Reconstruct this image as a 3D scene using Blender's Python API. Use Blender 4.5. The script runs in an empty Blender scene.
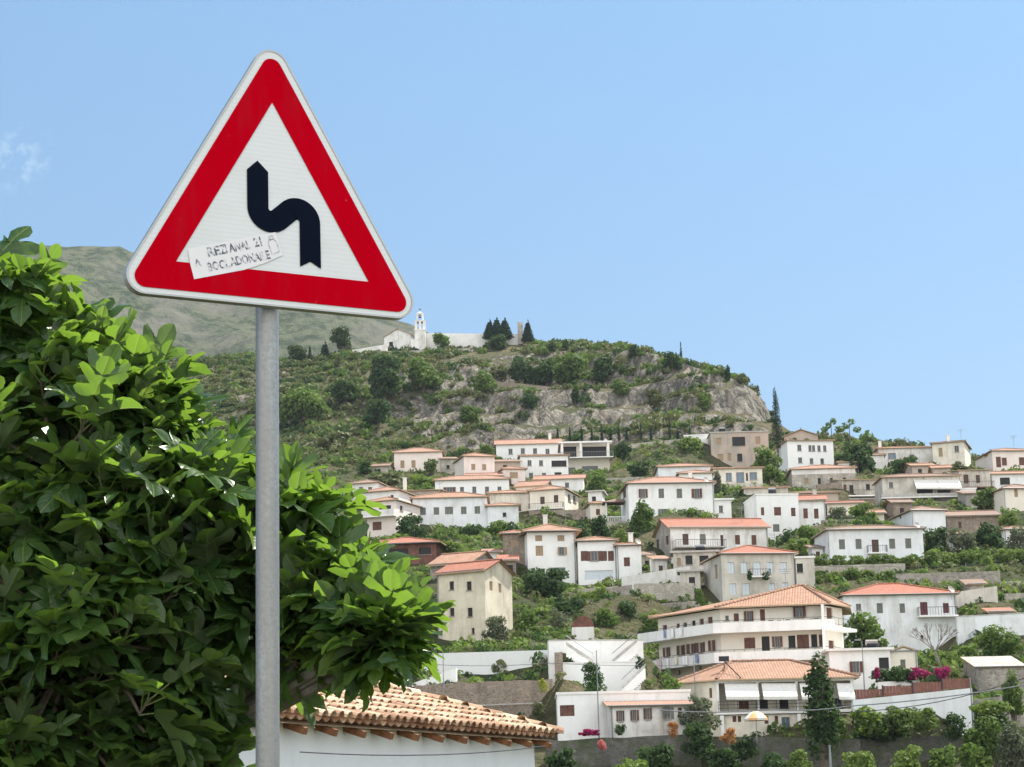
import bpy, math, random
import numpy as np
from mathutils import Vector
R_ = math.radians
random.seed(7)
rng = np.random.default_rng(11)
scene = bpy.context.scene
COL = scene.collection

# ------------------------------------------------------------------ camera
FPX, PITCH, ROLL = 2190.0, R_(11.39), R_(1.35)
fw = np.array([0, math.cos(PITCH), math.sin(PITCH)])
up0 = np.array([0, -math.sin(PITCH), math.cos(PITCH)])
rt0 = np.array([1.0, 0, 0])
cu = up0 * math.cos(ROLL) + rt0 * math.sin(ROLL)
cr = rt0 * math.cos(ROLL) - up0 * math.sin(ROLL)
from mathutils import Matrix
cd = bpy.data.cameras.new('camera'); cam = bpy.data.objects.new('camera', cd); COL.objects.link(cam)
cam.matrix_world = Matrix(((cr[0], cu[0], -fw[0], 0), (cr[1], cu[1], -fw[1], 0), (cr[2], cu[2], -fw[2], 0), (0, 0, 0, 1)))
cd.sensor_width = 36; cd.lens = 36 * FPX / 1024; cd.clip_start = 0.1; cd.clip_end = 20000
scene.camera = cam

def ray(px, py):
    return fw + cr * (px - 512) / FPX + cu * (383.5 - py) / FPX
def at(px, py, D):
    v = ray(px, py); return v / v[1] * D
def mpp(D): return D / FPX * 1.02

# ------------------------------------------------------------------ light
SKY_FILL = 15.5
SUN_AZ, SUN_EL = 38.0, 57.0      # azimuth measured from +X towards +Y
w = bpy.data.worlds.new('World'); scene.world = w; w.use_nodes = True
nt = w.node_tree; nt.nodes.clear()
wo = nt.nodes.new('ShaderNodeOutputWorld'); bg = nt.nodes.new('ShaderNodeBackground'); sk = nt.nodes.new('ShaderNodeTexSky')
sk.sky_type = 'NISHITA'; sk.sun_disc = False; sk.sun_elevation = R_(SUN_EL); sk.sun_rotation = R_(90 - SUN_AZ)
sk.air_density = 1.0; sk.dust_density = 0.35; sk.ozone_density = 1.0; sk.altitude = 100
bg.inputs[1].default_value = 0.118
# the clear part of the sky keeps Nishita's colour, slightly deeper blue; an added bright fill in the unseen half behind the camera lifts the facades; two faint wisps on the left
tint = nt.nodes.new('ShaderNodeMixRGB'); tint.blend_type = 'MULTIPLY'; tint.inputs[0].default_value = 1; tint.inputs[2].default_value = (.70, .80, .875, 1); nt.links.new(sk.outputs[0], tint.inputs[1])
tc = nt.nodes.new('ShaderNodeTexCoord'); sp_ = nt.nodes.new('ShaderNodeSeparateXYZ'); nt.links.new(tc.outputs['Generated'], sp_.inputs[0])
gr_ = nt.nodes.new('ShaderNodeMapRange'); gr_.inputs['From Min'].default_value = .15; gr_.inputs['From Max'].default_value = .37; nt.links.new(sp_.outputs[2], gr_.inputs['Value'])
gm_ = nt.nodes.new('ShaderNodeMixRGB'); nt.links.new(gr_.outputs[0], gm_.inputs[0]); gm_.inputs[1].default_value = (.51, .565, .60, 1); gm_.inputs[2].default_value = (.69, .81, .80, 1); nt.links.new(gm_.outputs[0], tint.inputs[2])
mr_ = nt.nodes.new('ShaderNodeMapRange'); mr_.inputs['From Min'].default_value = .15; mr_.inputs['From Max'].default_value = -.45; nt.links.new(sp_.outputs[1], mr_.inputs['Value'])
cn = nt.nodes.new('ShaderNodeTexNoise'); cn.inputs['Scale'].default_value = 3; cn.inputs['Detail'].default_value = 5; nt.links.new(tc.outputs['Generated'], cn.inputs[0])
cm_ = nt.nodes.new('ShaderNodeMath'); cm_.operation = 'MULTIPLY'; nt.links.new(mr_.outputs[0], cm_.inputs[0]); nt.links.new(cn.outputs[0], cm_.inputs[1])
cl_ = nt.nodes.new('ShaderNodeMixRGB'); nt.links.new(cm_.outputs[0], cl_.inputs[0]); nt.links.new(tint.outputs[0], cl_.inputs[1]); cl_.inputs[2].default_value = (SKY_FILL, SKY_FILL * .97, SKY_FILL * .93, 1)
wd = ray(18, 158); wd = wd / np.linalg.norm(wd); ds = nt.nodes.new('ShaderNodeVectorMath'); ds.operation = 'DISTANCE'; nt.links.new(tc.outputs['Generated'], ds.inputs[0]); ds.inputs[1].default_value = tuple(wd)
wm = nt.nodes.new('ShaderNodeMapRange'); wm.inputs['From Min'].default_value = .018; wm.inputs['From Max'].default_value = .004; nt.links.new(ds.outputs['Value'], wm.inputs['Value'])
wn_ = nt.nodes.new('ShaderNodeTexNoise'); wn_.inputs['Scale'].default_value = 160; wn_.inputs['Detail'].default_value = 4; nt.links.new(tc.outputs['Generated'], wn_.inputs[0])
wr = nt.nodes.new('ShaderNodeMapRange'); wr.inputs['From Min'].default_value = .48; wr.inputs['From Max'].default_value = 1.0; nt.links.new(wn_.outputs[0], wr.inputs['Value'])
wx = nt.nodes.new('ShaderNodeMath'); wx.operation = 'MULTIPLY'; nt.links.new(wm.outputs[0], wx.inputs[0]); nt.links.new(wr.outputs[0], wx.inputs[1])
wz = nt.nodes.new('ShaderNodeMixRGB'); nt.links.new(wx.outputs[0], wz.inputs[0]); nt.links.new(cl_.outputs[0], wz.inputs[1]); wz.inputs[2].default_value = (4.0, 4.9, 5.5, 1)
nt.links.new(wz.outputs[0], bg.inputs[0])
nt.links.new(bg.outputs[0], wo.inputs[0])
sl = bpy.data.lights.new('sun', 'SUN'); sl.energy = 5.0; sl.angle = R_(0.53); sl.color = (1.0, 0.95, 0.87)
so = bpy.data.objects.new('sun', sl); COL.objects.link(so)
sd = Vector((math.cos(R_(SUN_AZ)) * math.cos(R_(SUN_EL)), math.sin(R_(SUN_AZ)) * math.cos(R_(SUN_EL)), math.sin(R_(SUN_EL))))
so.rotation_euler = sd.to_track_quat('Z', 'Y').to_euler()
scene.view_settings.view_transform = 'Standard'; scene.view_settings.look = 'None'
scene.view_settings.exposure = 0.80; scene.view_settings.gamma = 1.0
scene.cycles.max_bounces = 5; scene.cycles.diffuse_bounces = 3; scene.cycles.transmission_bounces = 3
scene.cycles.transparent_max_bounces = 4; scene.cycles.volume_bounces = 0

# ------------------------------------------------------------------ materials
class NT:
    def __init__(s, name):
        s.m = bpy.data.materials.new(name); s.m.use_nodes = True; s.t = s.m.node_tree
        s.b = s.t.nodes['Principled BSDF']; s.o = s.t.nodes['Material Output']
    def n(s, typ, **kw):
        nd = s.t.nodes.new('ShaderNode' + typ)
        for k, v in kw.items():
            if k.startswith('i_'):
                key = k[2:]; key = int(key) if key.isdigit() else key.replace('_', ' ')
                if hasattr(v, 'is_output') or isinstance(v, bpy.types.NodeSocket): s.t.links.new(v, nd.inputs[key])
                else: nd.inputs[key].default_value = v
            else: setattr(nd, k, v)
        return nd
    def l(s, a, b): s.t.links.new(a, b)
    def noise(s, vec, scale, detail=4, rough=.6):
        return s.n('TexNoise', i_Vector=vec, i_Scale=scale, i_Detail=detail, i_Roughness=rough).outputs[0]
    def ramp(s, fac, stops):
        nd = s.n('ValToRGB', i_0=fac); r = nd.color_ramp
        while len(r.elements) < len(stops): r.elements.new(.5)
        for e, (p, c) in zip(r.elements, stops):
            e.position = p; e.color = tuple(c) + (1,) if len(c) == 3 else c
        return nd.outputs[0]
    def mix(s, fac, a, b, mode='MIX'):
        nd = s.n('MixRGB', blend_type=mode)
        for k, v in ((0, fac), (1, a), (2, b)):
            if isinstance(v, bpy.types.NodeSocket): s.l(v, nd.inputs[k])
            elif k == 0: nd.inputs[0].default_value = v
            else: nd.inputs[k].default_value = tuple(v) + (1,) if len(v) == 3 else v
        return nd.outputs[0]
    def math(s, op, a, b=0.0, c=None):
        nd = s.n('Math', operation=op)
        for k, v in ((0, a), (1, b)) + (((2, c),) if c is not None else ()):
            if isinstance(v, bpy.types.NodeSocket): s.l(v, nd.inputs[k])
            else: nd.inputs[k].default_value = v
        return nd.outputs[0]
    def pos(s): return s.n('NewGeometry').outputs['Position']
    def bump(s, h, strength, dist):
        nd = s.n('Bump', i_Strength=strength, i_Distance=dist, i_Height=h); s.l(nd.outputs[0], s.b.inputs['Normal'])
    def fin(s, col=None, rough=.85, spec=.3, metal=0):
        if isinstance(col, bpy.types.NodeSocket): s.l(col, s.b.inputs['Base Color'])
        elif col is not None: s.b.inputs['Base Color'].default_value = tuple(col) + (1,)
        if isinstance(rough, bpy.types.NodeSocket): s.l(rough, s.b.inputs['Roughness'])
        else: s.b.inputs['Roughness'].default_value = rough
        s.b.inputs['Specular IOR Level'].default_value = spec; s.b.inputs['Metallic'].default_value = metal
        return s.m
def scalec(c, k): return tuple(min(1, x * k) for x in c)

def plain(name, c, rough=.7, var=.15, sc=6, metal=0, spec=.3):
    q = NT(name); p = q.pos()
    f = q.ramp(q.noise(p, sc, 3), [(.3, scalec(c, 1 - var)), (.7, scalec(c, 1 + var))])
    return q.fin(f, rough, spec, metal)
def plaster(name, c, dirt=.25, dc=(.33, .3, .25)):
    q = NT(name); p = q.pos()
    big = q.noise(p, .35, 5, .65); fine = q.noise(p, 3.5, 5, .7)
    mp = q.n('Mapping', i_Vector=p, i_Scale=(1.6, 1.6, .22)).outputs[0]
    streak = q.noise(mp, 1.0, 5, .65)
    f1 = q.ramp(big, [(.42, (0, 0, 0)), (.72, (1, 1, 1))])
    f2 = q.ramp(streak, [(.5, (0, 0, 0)), (.78, (1, 1, 1))])
    dd = q.math('MULTIPLY', q.math('MULTIPLY', q.math('ADD', f1, f2), dirt), q.math('ADD', .5, q.math('MULTIPLY', q.n('ObjectInfo').outputs['Random'], 2.0)))
    col = q.mix(fine, scalec(c, .93), scalec(c, 1.05)); col = q.mix(dd, col, dc)
    q.bump(fine, .25, .03)
    return q.fin(col, .9, .2)
def stone(name, a, b, sc=2.2, mortar=(.34, .31, .27), green=0.0):
    q = NT(name); p = q.pos()
    mp = q.n('Mapping', i_Vector=p, i_Scale=(1, 1, 1.6)).outputs[0]
    v = q.n('TexVoronoi', i_Vector=mp, i_Scale=sc); e = q.n('TexVoronoi', feature='DISTANCE_TO_EDGE', i_Vector=mp, i_Scale=sc)
    sep = q.n('SeparateColor', i_0=v.outputs['Color'])
    col = q.mix(sep.outputs[0], a, b); big = q.noise(p, .3, 6, .7)
    col = q.mix(q.ramp(big, [(.4, (0, 0, 0)), (.7, (.6, .6, .6))]), col, scalec(a, .55))
    col = q.mix(q.ramp(e.outputs[0], [(.02, (1, 1, 1)), (.09, (0, 0, 0))]), col, mortar); col = q.mix(q.ramp(q.noise(p, .8, 7, .75), [(.5, (0, 0, 0)), (.68, (.55, .55, .55))]), col, scalec(a, 1.7)); col = q.mix(q.ramp(q.noise(q.n('Mapping', i_Vector=p, i_Scale=(.9, .9, .12)).outputs[0], 1.0, 5, .7), [(.5, (0, 0, 0)), (.7, (.6, .6, .6))]), col, scalec(a, .45))
    if green: col = q.mix(q.math('MULTIPLY', q.ramp(q.noise(p, .5, 5), [(.45, (0, 0, 0)), (.62, (1, 1, 1))]), green), col, (.06, .09, .025))
    q.bump(q.math('ADD', e.outputs[0], q.math('MULTIPLY', q.noise(p, 6, 4), .3)), .6, .12)
    return q.fin(col, .92, .2)
def rooftile(name, a, b, dark, wet=.45):
    q = NT(name); uv = q.n('UVMap').outputs[0]; p = q.pos()
    s = q.n('SeparateXYZ', i_0=uv); u, v = s.outputs[0], s.outputs[1]
    cu_ = q.math('FLOOR', q.math('MULTIPLY', u, 1 / .26)); cv = q.math('FLOOR', q.math('MULTIPLY', v, 1 / .36))
    cc = q.n('CombineXYZ', i_0=cu_, i_1=cv).outputs[0]
    wn = q.n('TexWhiteNoise', i_Vector=cc).outputs[0]; oi = q.n('ObjectInfo').outputs['Random']
    col = q.mix(wn, a, b); col = q.mix(q.math('MULTIPLY', oi, .45), col, (.31, .215, .155))
    col = q.mix(q.ramp(q.noise(p, .16, 3, .5), [(.45, (0, 0, 0)), (.55, (.35, .35, .35))]), col, scalec(a, .8))
    col = q.mix(q.ramp(q.noise(p, .55, 6, .72), [(.44, (0, 0, 0)), (.7, (wet, wet, wet))]), col, dark)
    col = q.mix(q.ramp(q.noise(p, 2.2, 4, .7), [(.5, (0, 0, 0)), (.75, (.5, .5, .5))]), col, scalec(b, 1.35))
    gap = q.math('ABSOLUTE', q.math('SINE', q.math('MULTIPLY', u, math.pi / .26)))
    row = q.math('FRACT', q.math('MULTIPLY', v, 1 / .36))
    col = q.mix(q.ramp(gap, [(.0, (.38, .38, .38)), (.5, (0, 0, 0))]), col, scalec(dark, .5))
    q.bump(q.math('ADD', gap, q.math('MULTIPLY', row, .5)), .45, .10)
    return q.fin(col, .88, .2)
M = {}
M['white'] = plaster('white_plaster', (.85, .85, .83), .12)
M['white2'] = plaster('old_white_plaster', (.76, .75, .72), .35)
M['bluewhite'] = plaster('pale_blue_plaster', (.77, .80, .81), .22)
M['cream'] = plaster('cream_plaster', (.78, .73, .62), .3)
M['oldcream'] = plaster('old_cream_plaster', (.70, .64, .50), .5, (.38, .33, .25))
M['greycream'] = plaster('grey_cream_plaster', (.62, .59, .52), .5)
M['pink'] = plaster('pink_plaster', (.82, .72, .66), .2)
M['tan'] = plaster('tan_plaster', (.50, .41, .34), .4)
M['hotelw'] = plaster('hotel_plaster', (.76, .71, .62), .06)
M['stone'] = stone('grey_stone', (.34, .31, .27), (.22, .20, .17))
M['stonelt'] = stone('pale_stone', (.48, .45, .38), (.34, .31, .26))
M['stonebr'] = stone('brown_stone', (.30, .24, .19), (.21, .17, .13), 2.6, (.33, .28, .23))
M['stonedk'] = stone('mossy_stone', (.15, .145, .13), (.09, .087, .078), 3.4, (.13, .125, .11), .65)
M['roof'] = rooftile('weathered_terracotta', (.47, .275, .185), (.29, .145, .09), (.18, .125, .095))
M['roofpink'] = rooftile('pink_terracotta', (.46, .26, .19), (.32, .165, .115), (.20, .135, .11), .55)
M['roofred'] = rooftile('red_terracotta', (.45, .17, .11), (.31, .105, .07), (.21, .115, .085), .5)
M['roofold'] = rooftile('brown_terracotta', (.32, .22, .17), (.24, .155, .115), (.15, .11, .09), .55)
M['conc'] = plain('concrete', (.45, .43, .40), .9, .2, 2)
M['concw'] = plain('white_concrete', (.80, .79, .76), .8, .06, 2)
M['brown'] = plain('brown_wood', (.135, .062, .042), .6, .35, 3)
M['dkbrown'] = plain('dark_wood', (.09, .055, .04), .6, .25, 8)
M['tanw'] = plain('tan_wood', (.36, .26, .16), .6, .2, 8)
M['greyg'] = plain('grey_green_wood', (.16, .17, .14), .6, .2, 8)
M['redw'] = plain('red_wood', (.12, .035, .04), .6, .3, 3)
M['frame'] = plain('window_frame', (.30, .27, .24), .5, .1)
M['palebl'] = plain('pale_blind', (.60, .66, .70), .6, .05)
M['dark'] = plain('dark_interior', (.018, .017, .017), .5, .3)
q = NT('window_glass'); M['glass'] = q.fin((.03, .04, .05), .08, .6)
q = NT('blue_glass'); M['blue'] = q.fin((.10, .16, .22), .1, .6)
M['metal'] = plain('grey_metal', (.25, .26, .27), .45, .15, 5, .6)
M['iron'] = plain('dark_iron', (.03, .03, .035), .5, .2, 5, .3)
M['cable'] = plain('black_cable', (.035, .035, .04), .6, .1)
M['canvas'] = plain('white_canvas', (.66, .65, .61), .85, .12)
M['rust'] = plain('rusted_sheet', (.16, .07, .05), .7, .4, 1.5)
M['fence'] = plain('reddish_fence', (.17, .075, .055), .7, .25, 3)
M['bark'] = plain('bark', (.13, .10, .08), .9, .3, 8)
M['greybark'] = plain('grey_bark', (.22, .2, .18), .9, .3, 8)
WK = {'s': 'brown', 't': 'tanw', 'g': 'greyg', 'r': 'redw', 'k': 'dkbrown', 'b': 'palebl'}

def leafmat(name, a, b, trans=.35, gloss=.12, rough=.65):
    q = NT(name); r = q.n('Attribute', attribute_name='rnd').outputs['Fac']; oi = q.n('ObjectInfo').outputs['Random']
    f = q.math('ADD', q.math('MULTIPLY', r, .75), q.math('MULTIPLY', oi, .25))
    col = q.mix(f, a, b)
    q.fin(col, rough, gloss)
    tr = q.n('BsdfTranslucent'); q.l(q.mix(.5, col, scalec((b[0] * 1.6, b[1] * 1.7, b[2] * .8), 1.0)), tr.inputs[0])
    mx = q.n('MixShader', i_0=trans); q.l(q.b.outputs[0], mx.inputs[1]); q.l(tr.outputs[0], mx.inputs[2]); q.l(mx.outputs[0], q.o.inputs[0])
    return q.m
L = {}
L['broad'] = leafmat('broadleaf_foliage', (.045, .090, .022), (.13, .195, .045))
L['dark'] = leafmat('dark_foliage', (.022, .050, .018), (.060, .105, .034))
L['bright'] = leafmat('bright_foliage', (.075, .135, .028), (.17, .23, .058))
L['olive'] = leafmat('olive_foliage', (.075, .095, .058), (.145, .165, .105))
L['conifer'] = leafmat('conifer_foliage', (.012, .034, .018), (.028, .058, .030), .15)
L['pine'] = leafmat('pine_foliage', (.030, .058, .022), (.065, .098, .038), .2)
L['scrub'] = leafmat('scrub_foliage', (.050, .072, .028), (.16, .17, .072), .2)
L['vine'] = leafmat('vine_foliage', (.06, .11, .025), (.15, .20, .055))
L['magenta'] = leafmat('magenta_blossom', (.16, .012, .06), (.36, .03, .15), .3)
L['orange'] = leafmat('orange_blossom', (.26, .13, .05), (.46, .22, .09), .3)
L['pinkf'] = leafmat('pink_blossom', (.45, .12, .14), (.62, .22, .22), .3)
L['yellow'] = leafmat('yellow_green_foliage', (.20, .24, .03), (.36, .36, .06))

# ------------------------------------------------------------------ mesh helpers
def tag(o, label=None, cat=None, group=None, kind=None):
    if label: o['label'] = label
    if cat: o['category'] = cat
    if group: o['group'] = group
    if kind: o['kind'] = kind
    return o
def empty(name, loc, label, cat, group=None):
    o = bpy.data.objects.new(name, None); COL.objects.link(o); o.location = [float(x) for x in loc]
    o.empty_display_size = .5
    return tag(o, label, cat, group)
class MB:
    def __init__(s): s.v = []; s.f = []; s.m = []; s.uv = []; s.r = []
    def face(s, pts, mat=0, uv=None, rnd=0.5):
        i = len(s.v); s.v.extend([tuple(map(float, p)) for p in pts]); s.f.append(tuple(range(i, i + len(pts)))); s.m.append(mat)
        s.uv.append(uv or [(0, 0)] * len(pts)); s.r.append(rnd)
    def box(s, c, ax, ay, az, mat=0):       # centre and three half-axis vectors
        c = np.array(c, float); ax, ay, az = (np.array(a, float) for a in (ax, ay, az))
        P = lambda i, j, k: c + i * ax + j * ay + k * az
        for q in (((-1,-1,-1),(-1,1,-1),(1,1,-1),(1,-1,-1)), ((-1,-1,1),(1,-1,1),(1,1,1),(-1,1,1)), ((-1,-1,-1),(1,-1,-1),(1,-1,1),(-1,-1,1)),
                  ((1,1,-1),(-1,1,-1),(-1,1,1),(1,1,1)), ((-1,1,-1),(-1,-1,-1),(-1,-1,1),(-1,1,1)), ((1,-1,-1),(1,1,-1),(1,1,1),(1,-1,1))):
            s.face([P(*t) for t in q], mat)
    def tube(s, pts, rad, n=6, mat=0, closed=True):
        pts = [np.array(p, float) for p in pts]; rad = rad if hasattr(rad, '__len__') else [rad] * len(pts); rings = []
        for i, p in enumerate(pts):
            d = pts[min(i + 1, len(pts) - 1)] - pts[max(i - 1, 0)]; d /= np.linalg.norm(d) + 1e-9
            a = np.cross(d, (0, 0, 1)); 
            if np.linalg.norm(a) < .1: a = np.cross(d, (1, 0, 0))
            a /= np.linalg.norm(a); b = np.cross(d, a)
            rings.append([p + rad[i] * (a * math.cos(2 * math.pi * k / n) + b * math.sin(2 * math.pi * k / n)) for k in range(n)])
        for i in range(len(rings) - 1):
            for k in range(n):
                s.face([rings[i][k], rings[i + 1][k], rings[i + 1][(k + 1) % n], rings[i][(k + 1) % n]], mat)
        if closed: s.face(rings[0], mat); s.face(rings[-1][::-1], mat)
    def build(s, name, mats, parent=None, smooth=False):
        me = bpy.data.meshes.new(name); me.from_pydata(s.v, [], s.f)
        for m in (mats if isinstance(mats, (list, tuple)) else [mats]): me.materials.append(m)
        me.polygons.foreach_set('material_index', s.m)
        ul = me.uv_layers.new(name='UVMap'); ul.data.foreach_set('uv', [float(c) for q in s.uv for t in q for c in t])
        at_ = me.attributes.new('rnd', 'FLOAT', 'FACE'); at_.data.foreach_set('value', s.r)
        if smooth: me.polygons.foreach_set('use_smooth', [True] * len(s.f))
        me.update()
        o = bpy.data.objects.new(name, me); COL.objects.link(o)
        if parent is not None: adopt(o, parent)
        return o
def adopt(o, parent):
    # vertices are written in world coordinates: keep them there
    o.parent = parent
    off = Vector((0, 0, 0)); q = parent
    while q is not None: off += Vector(q.location); q = q.parent
    o.location = -off + Vector(o.location)
def npmesh(name, V, F, mats, rnd=None, parent=None, smooth=False, mi=None, world=True):
    me = bpy.data.meshes.new(name); V = np.asarray(V, np.float32); F = np.asarray(F, np.int32)
    me.vertices.add(len(V)); me.vertices.foreach_set('co', V.ravel()); k = F.shape[1]
    me.loops.add(F.size); me.loops.foreach_set('vertex_index', F.ravel())
    me.polygons.add(len(F)); me.polygons.foreach_set('loop_start', np.arange(0, F.size, k, dtype=np.int32))
    for m in (mats if isinstance(mats, (list, tuple)) else [mats]): me.materials.append(m)
    if mi is not None: me.polygons.foreach_set('material_index', np.asarray(mi, np.int32))
    if smooth: me.polygons.foreach_set('use_smooth', np.ones(len(F), bool))
    me.update(calc_edges=True)
    if rnd is not None:
        a = me.attributes.new('rnd', 'FLOAT', 'FACE'); a.data.foreach_set('value', np.asarray(rnd, np.float32))
    o = bpy.data.objects.new(name, me); COL.objects.link(o)
    if parent is not None:
        if world: adopt(o, parent)
        else: o.parent = parent
    return o
def unit(v): v = np.array(v, float); return v / np.linalg.norm(v)
UPV = np.array([0, 0, 1.0])
ANCH = []        # terrain anchors (x, y, z)

# ------------------------------------------------------------------ buildings
def hit(px, py, A, B):
    """Where the view through a spot meets the vertical plane through A and B (plan)."""
    v = ray(px, py); u = (B - A)[:2]; n = np.array([u[1], -u[0]]); t = (A[:2] @ n) / (v[:2] @ n)
    return v * t
def rightend(Lp, xR, yaw):
    """Walk from Lp along yaw, level, until image column xR is reached."""
    u = np.array([math.cos(yaw), math.sin(yaw), 0]); lo, hi = 0., 80.
    for _ in range(50):
        m = (lo + hi) / 2; P = Lp + u * m; c = 512 + FPX * (P @ cr) / (P @ fw)
        if c < xR: lo = m
        else: hi = m
    return Lp + u * lo
def wallpanel(mb, A, B, z0, z1, opens, mat=0, rv=.2):
    """Wall face from A to B (outside to the right of travel) with recessed openings (u0,u1,za,zb)."""
    W = np.linalg.norm((B - A)[:2]); u = (B - A) / W; u[2] = 0; n = np.array([u[1], -u[0], 0])
    xs = sorted({0., W} | {min(max(o[k], .02), W - .02) for o in opens for k in (0, 1)}); zs = sorted({z0, z1} | {min(max(o[k], z0 + .02), z1 - .02) for o in opens for k in (2, 3)})
    P = lambda a, z, d=0: np.array([A[0] + u[0] * a - n[0] * d, A[1] + u[1] * a - n[1] * d, z])
    for i in range(len(xs) - 1):
        for j in range(len(zs) - 1):
            cx, cz = (xs[i] + xs[i + 1]) / 2, (zs[j] + zs[j + 1]) / 2
            if any(o[0] < cx < o[1] and o[2] < cz < o[3] for o in opens): continue
            mb.face([P(xs[i], zs[j]), P(xs[i + 1], zs[j]), P(xs[i + 1], zs[j + 1]), P(xs[i], zs[j + 1])], mat)
    for a, b, c, d in opens:
        a, b = max(a, .02), min(b, W - .02); c, d = max(c, z0 + .02), min(d, z1 - .02)
        mb.face([P(a, c), P(a, c, rv), P(a, d, rv), P(a, d)], mat); mb.face([P(b, c, rv), P(b, c), P(b, d), P(b, d, rv)], mat)
        mb.face([P(a, d), P(a, d, rv), P(b, d, rv), P(b, d)], mat); mb.face([P(a, c, rv), P(a, c), P(b, c), P(b, c, rv)], mat)
    return u, n
def win(root, A, u, n, a, b, c, d, kind, rv=.2):
    """One window or door in its opening: frame and pane, or closed shutters; open shutters are its children."""
    O = lambda x, z, k: np.array([A[0] + u[0] * x + n[0] * k, A[1] + u[1] * x + n[1] * k, z])
    mb = MB(); w_, h_ = b - a, d - c; cx, cz = (a + b) / 2, (c + d) / 2; fr = min(.07, w_ * .1)
    closed = kind in WK
    if closed or kind == 'x':
        mat = M[WK.get(kind, 'brown')]
        for s_ in (-1, 1):
            mb.box(O(cx + s_ * w_ / 4, cz, -rv + .05), u * (w_ / 4 - .012), n * .03, UPV * (h_ / 2 - .01), 0)
            k = max(2, int(h_ / .25))
            for i in range(k):
                mb.box(O(cx + s_ * w_ / 4, c + (i + .5) * h_ / k, -rv + .085), u * (w_ / 4 - .06), n * .012, UPV * (h_ / k * .32), 0)
        ob = mb.build('shutter' if kind != 'k' else 'door', mat, root)
        return ob
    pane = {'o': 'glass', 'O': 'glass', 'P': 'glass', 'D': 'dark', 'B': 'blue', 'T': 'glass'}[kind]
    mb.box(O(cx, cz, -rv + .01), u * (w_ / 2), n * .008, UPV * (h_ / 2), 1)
    if kind != 'D':
        for s_ in (-1, 1):
            mb.box(O(cx + s_ * (w_ / 2 - fr / 2), cz, -rv + .045), u * (fr / 2), n * .03, UPV * (h_ / 2), 0)
            mb.box(O(cx, cz + s_ * (h_ / 2 - fr / 2), -rv + .043), u * (w_ / 2 - fr), n * .03, UPV * (fr / 2), 0)
        mb.box(O(cx, cz, -rv + .041), u * (fr * .4), n * .025, UPV * (h_ / 2 - fr), 0)
    mb.box(O(cx, c - .04, .05), u * (w_ / 2 + .08), n * .06, UPV * .035, 0)
    ob = mb.build('window', [M['frame'], M[pane]], root)
    if kind in 'OPT':
        mat = M[{'O': 'brown', 'P': 'greyg', 'T': 'tanw'}[kind]]
        for s_ in (-1, 1):
            sb = MB(); sw = w_ * .5
            th = R_(random.choice((4, 8, 15, 35, 60))); du = u * s_ * math.cos(th) + n * math.sin(th); dn = n * math.cos(th) - u * s_ * math.sin(th); H0 = O(cx + s_ * (w_ / 2 + .02), cz, .04)
            sb.box(H0 + du * (sw / 2), du * (sw / 2), dn * .02, UPV * (h_ / 2 - .02), 0)
            for i in range(5): sb.box(H0 + du * (sw / 2) + dn * .025 + UPV * ((i + .5) * h_ / 5 - h_ / 2), du * (sw / 2 - .06), dn * .008, UPV * (h_ / 5 * .33), 0)
            sb.build('shutter', mat, ob)
    return ob
def putwins(mb, root, A, B, z0, z1, wins, mat=0):
    W = np.linalg.norm((B - A)[:2]); u = (B - A) / W; u[2] = 0; n = np.array([u[1], -u[0], 0]); ops = []
    for (px, py, w_, h_, k) in wins:
        c = hit(px, py, A, B); l = hit(px - w_ / 2, py, A, B); r = hit(px + w_ / 2, py, A, B); t = hit(px, py - h_ / 2, A, B); bt = hit(px, py + h_ / 2, A, B)
        a, b = sorted(((l - A)[:2] @ u[:2], (r - A)[:2] @ u[:2]))
        if b < .15 or a > W - .15: continue
        ops.append((max(a, .1), min(b, W - .1), bt[2], t[2], k))
    wallpanel(mb, A, B, z0, z1, [o[:4] for o in ops], mat)
    for o in ops: win(root, A, u, n, *o)
def rooface(mb, pts, mat=0, th=.14, eave=None):
    """Roof slope from points in order (first two on the eave); UVs run along the eave and up the slope."""
    pts = [np.array(p, float) for p in pts]; e = unit(pts[1] - pts[0]); n = unit(np.cross(pts[1] - pts[0], pts[-1] - pts[0])); s = np.cross(n, e)
    uv = [((p - pts[0]) @ e, (p - pts[0]) @ s) for p in pts]
    mb.face(pts, mat, uv)
    low = [p - UPV * th for p in pts]
    mb.face(low[::-1], 1); mb.face([low[0], low[1], pts[1], pts[0]], 1)
    return n
def caps(mb, a, b, r=.13, mat=0):
    a, b = np.array(a, float), np.array(b, float); L_ = np.linalg.norm(b - a); k = max(1, int(L_ / .45)); d = (b - a) / L_
    sd_ = unit(np.cross(d, UPV)); upd = np.cross(sd_, d)
    for i in range(k):
        p, q_ = a + d * (L_ * i / k), a + d * (L_ * (i + 1.15) / k); r1 = r; r2 = r * .85
        R1 = [p + sd_ * math.cos(t) * r1 + upd * (math.sin(t) * r1 + .03) for t in (0, .8, 1.57, 2.34, 3.14)]
        R2 = [q_ + sd_ * math.cos(t) * r2 + upd * math.sin(t) * r2 for t in (0, .8, 1.57, 2.34, 3.14)]
        for j in range(4): mb.face([R1[j], R1[j + 1], R2[j + 1], R2[j]], mat, [(i * .9 + j * .3, i * .4)] * 4)
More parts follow.
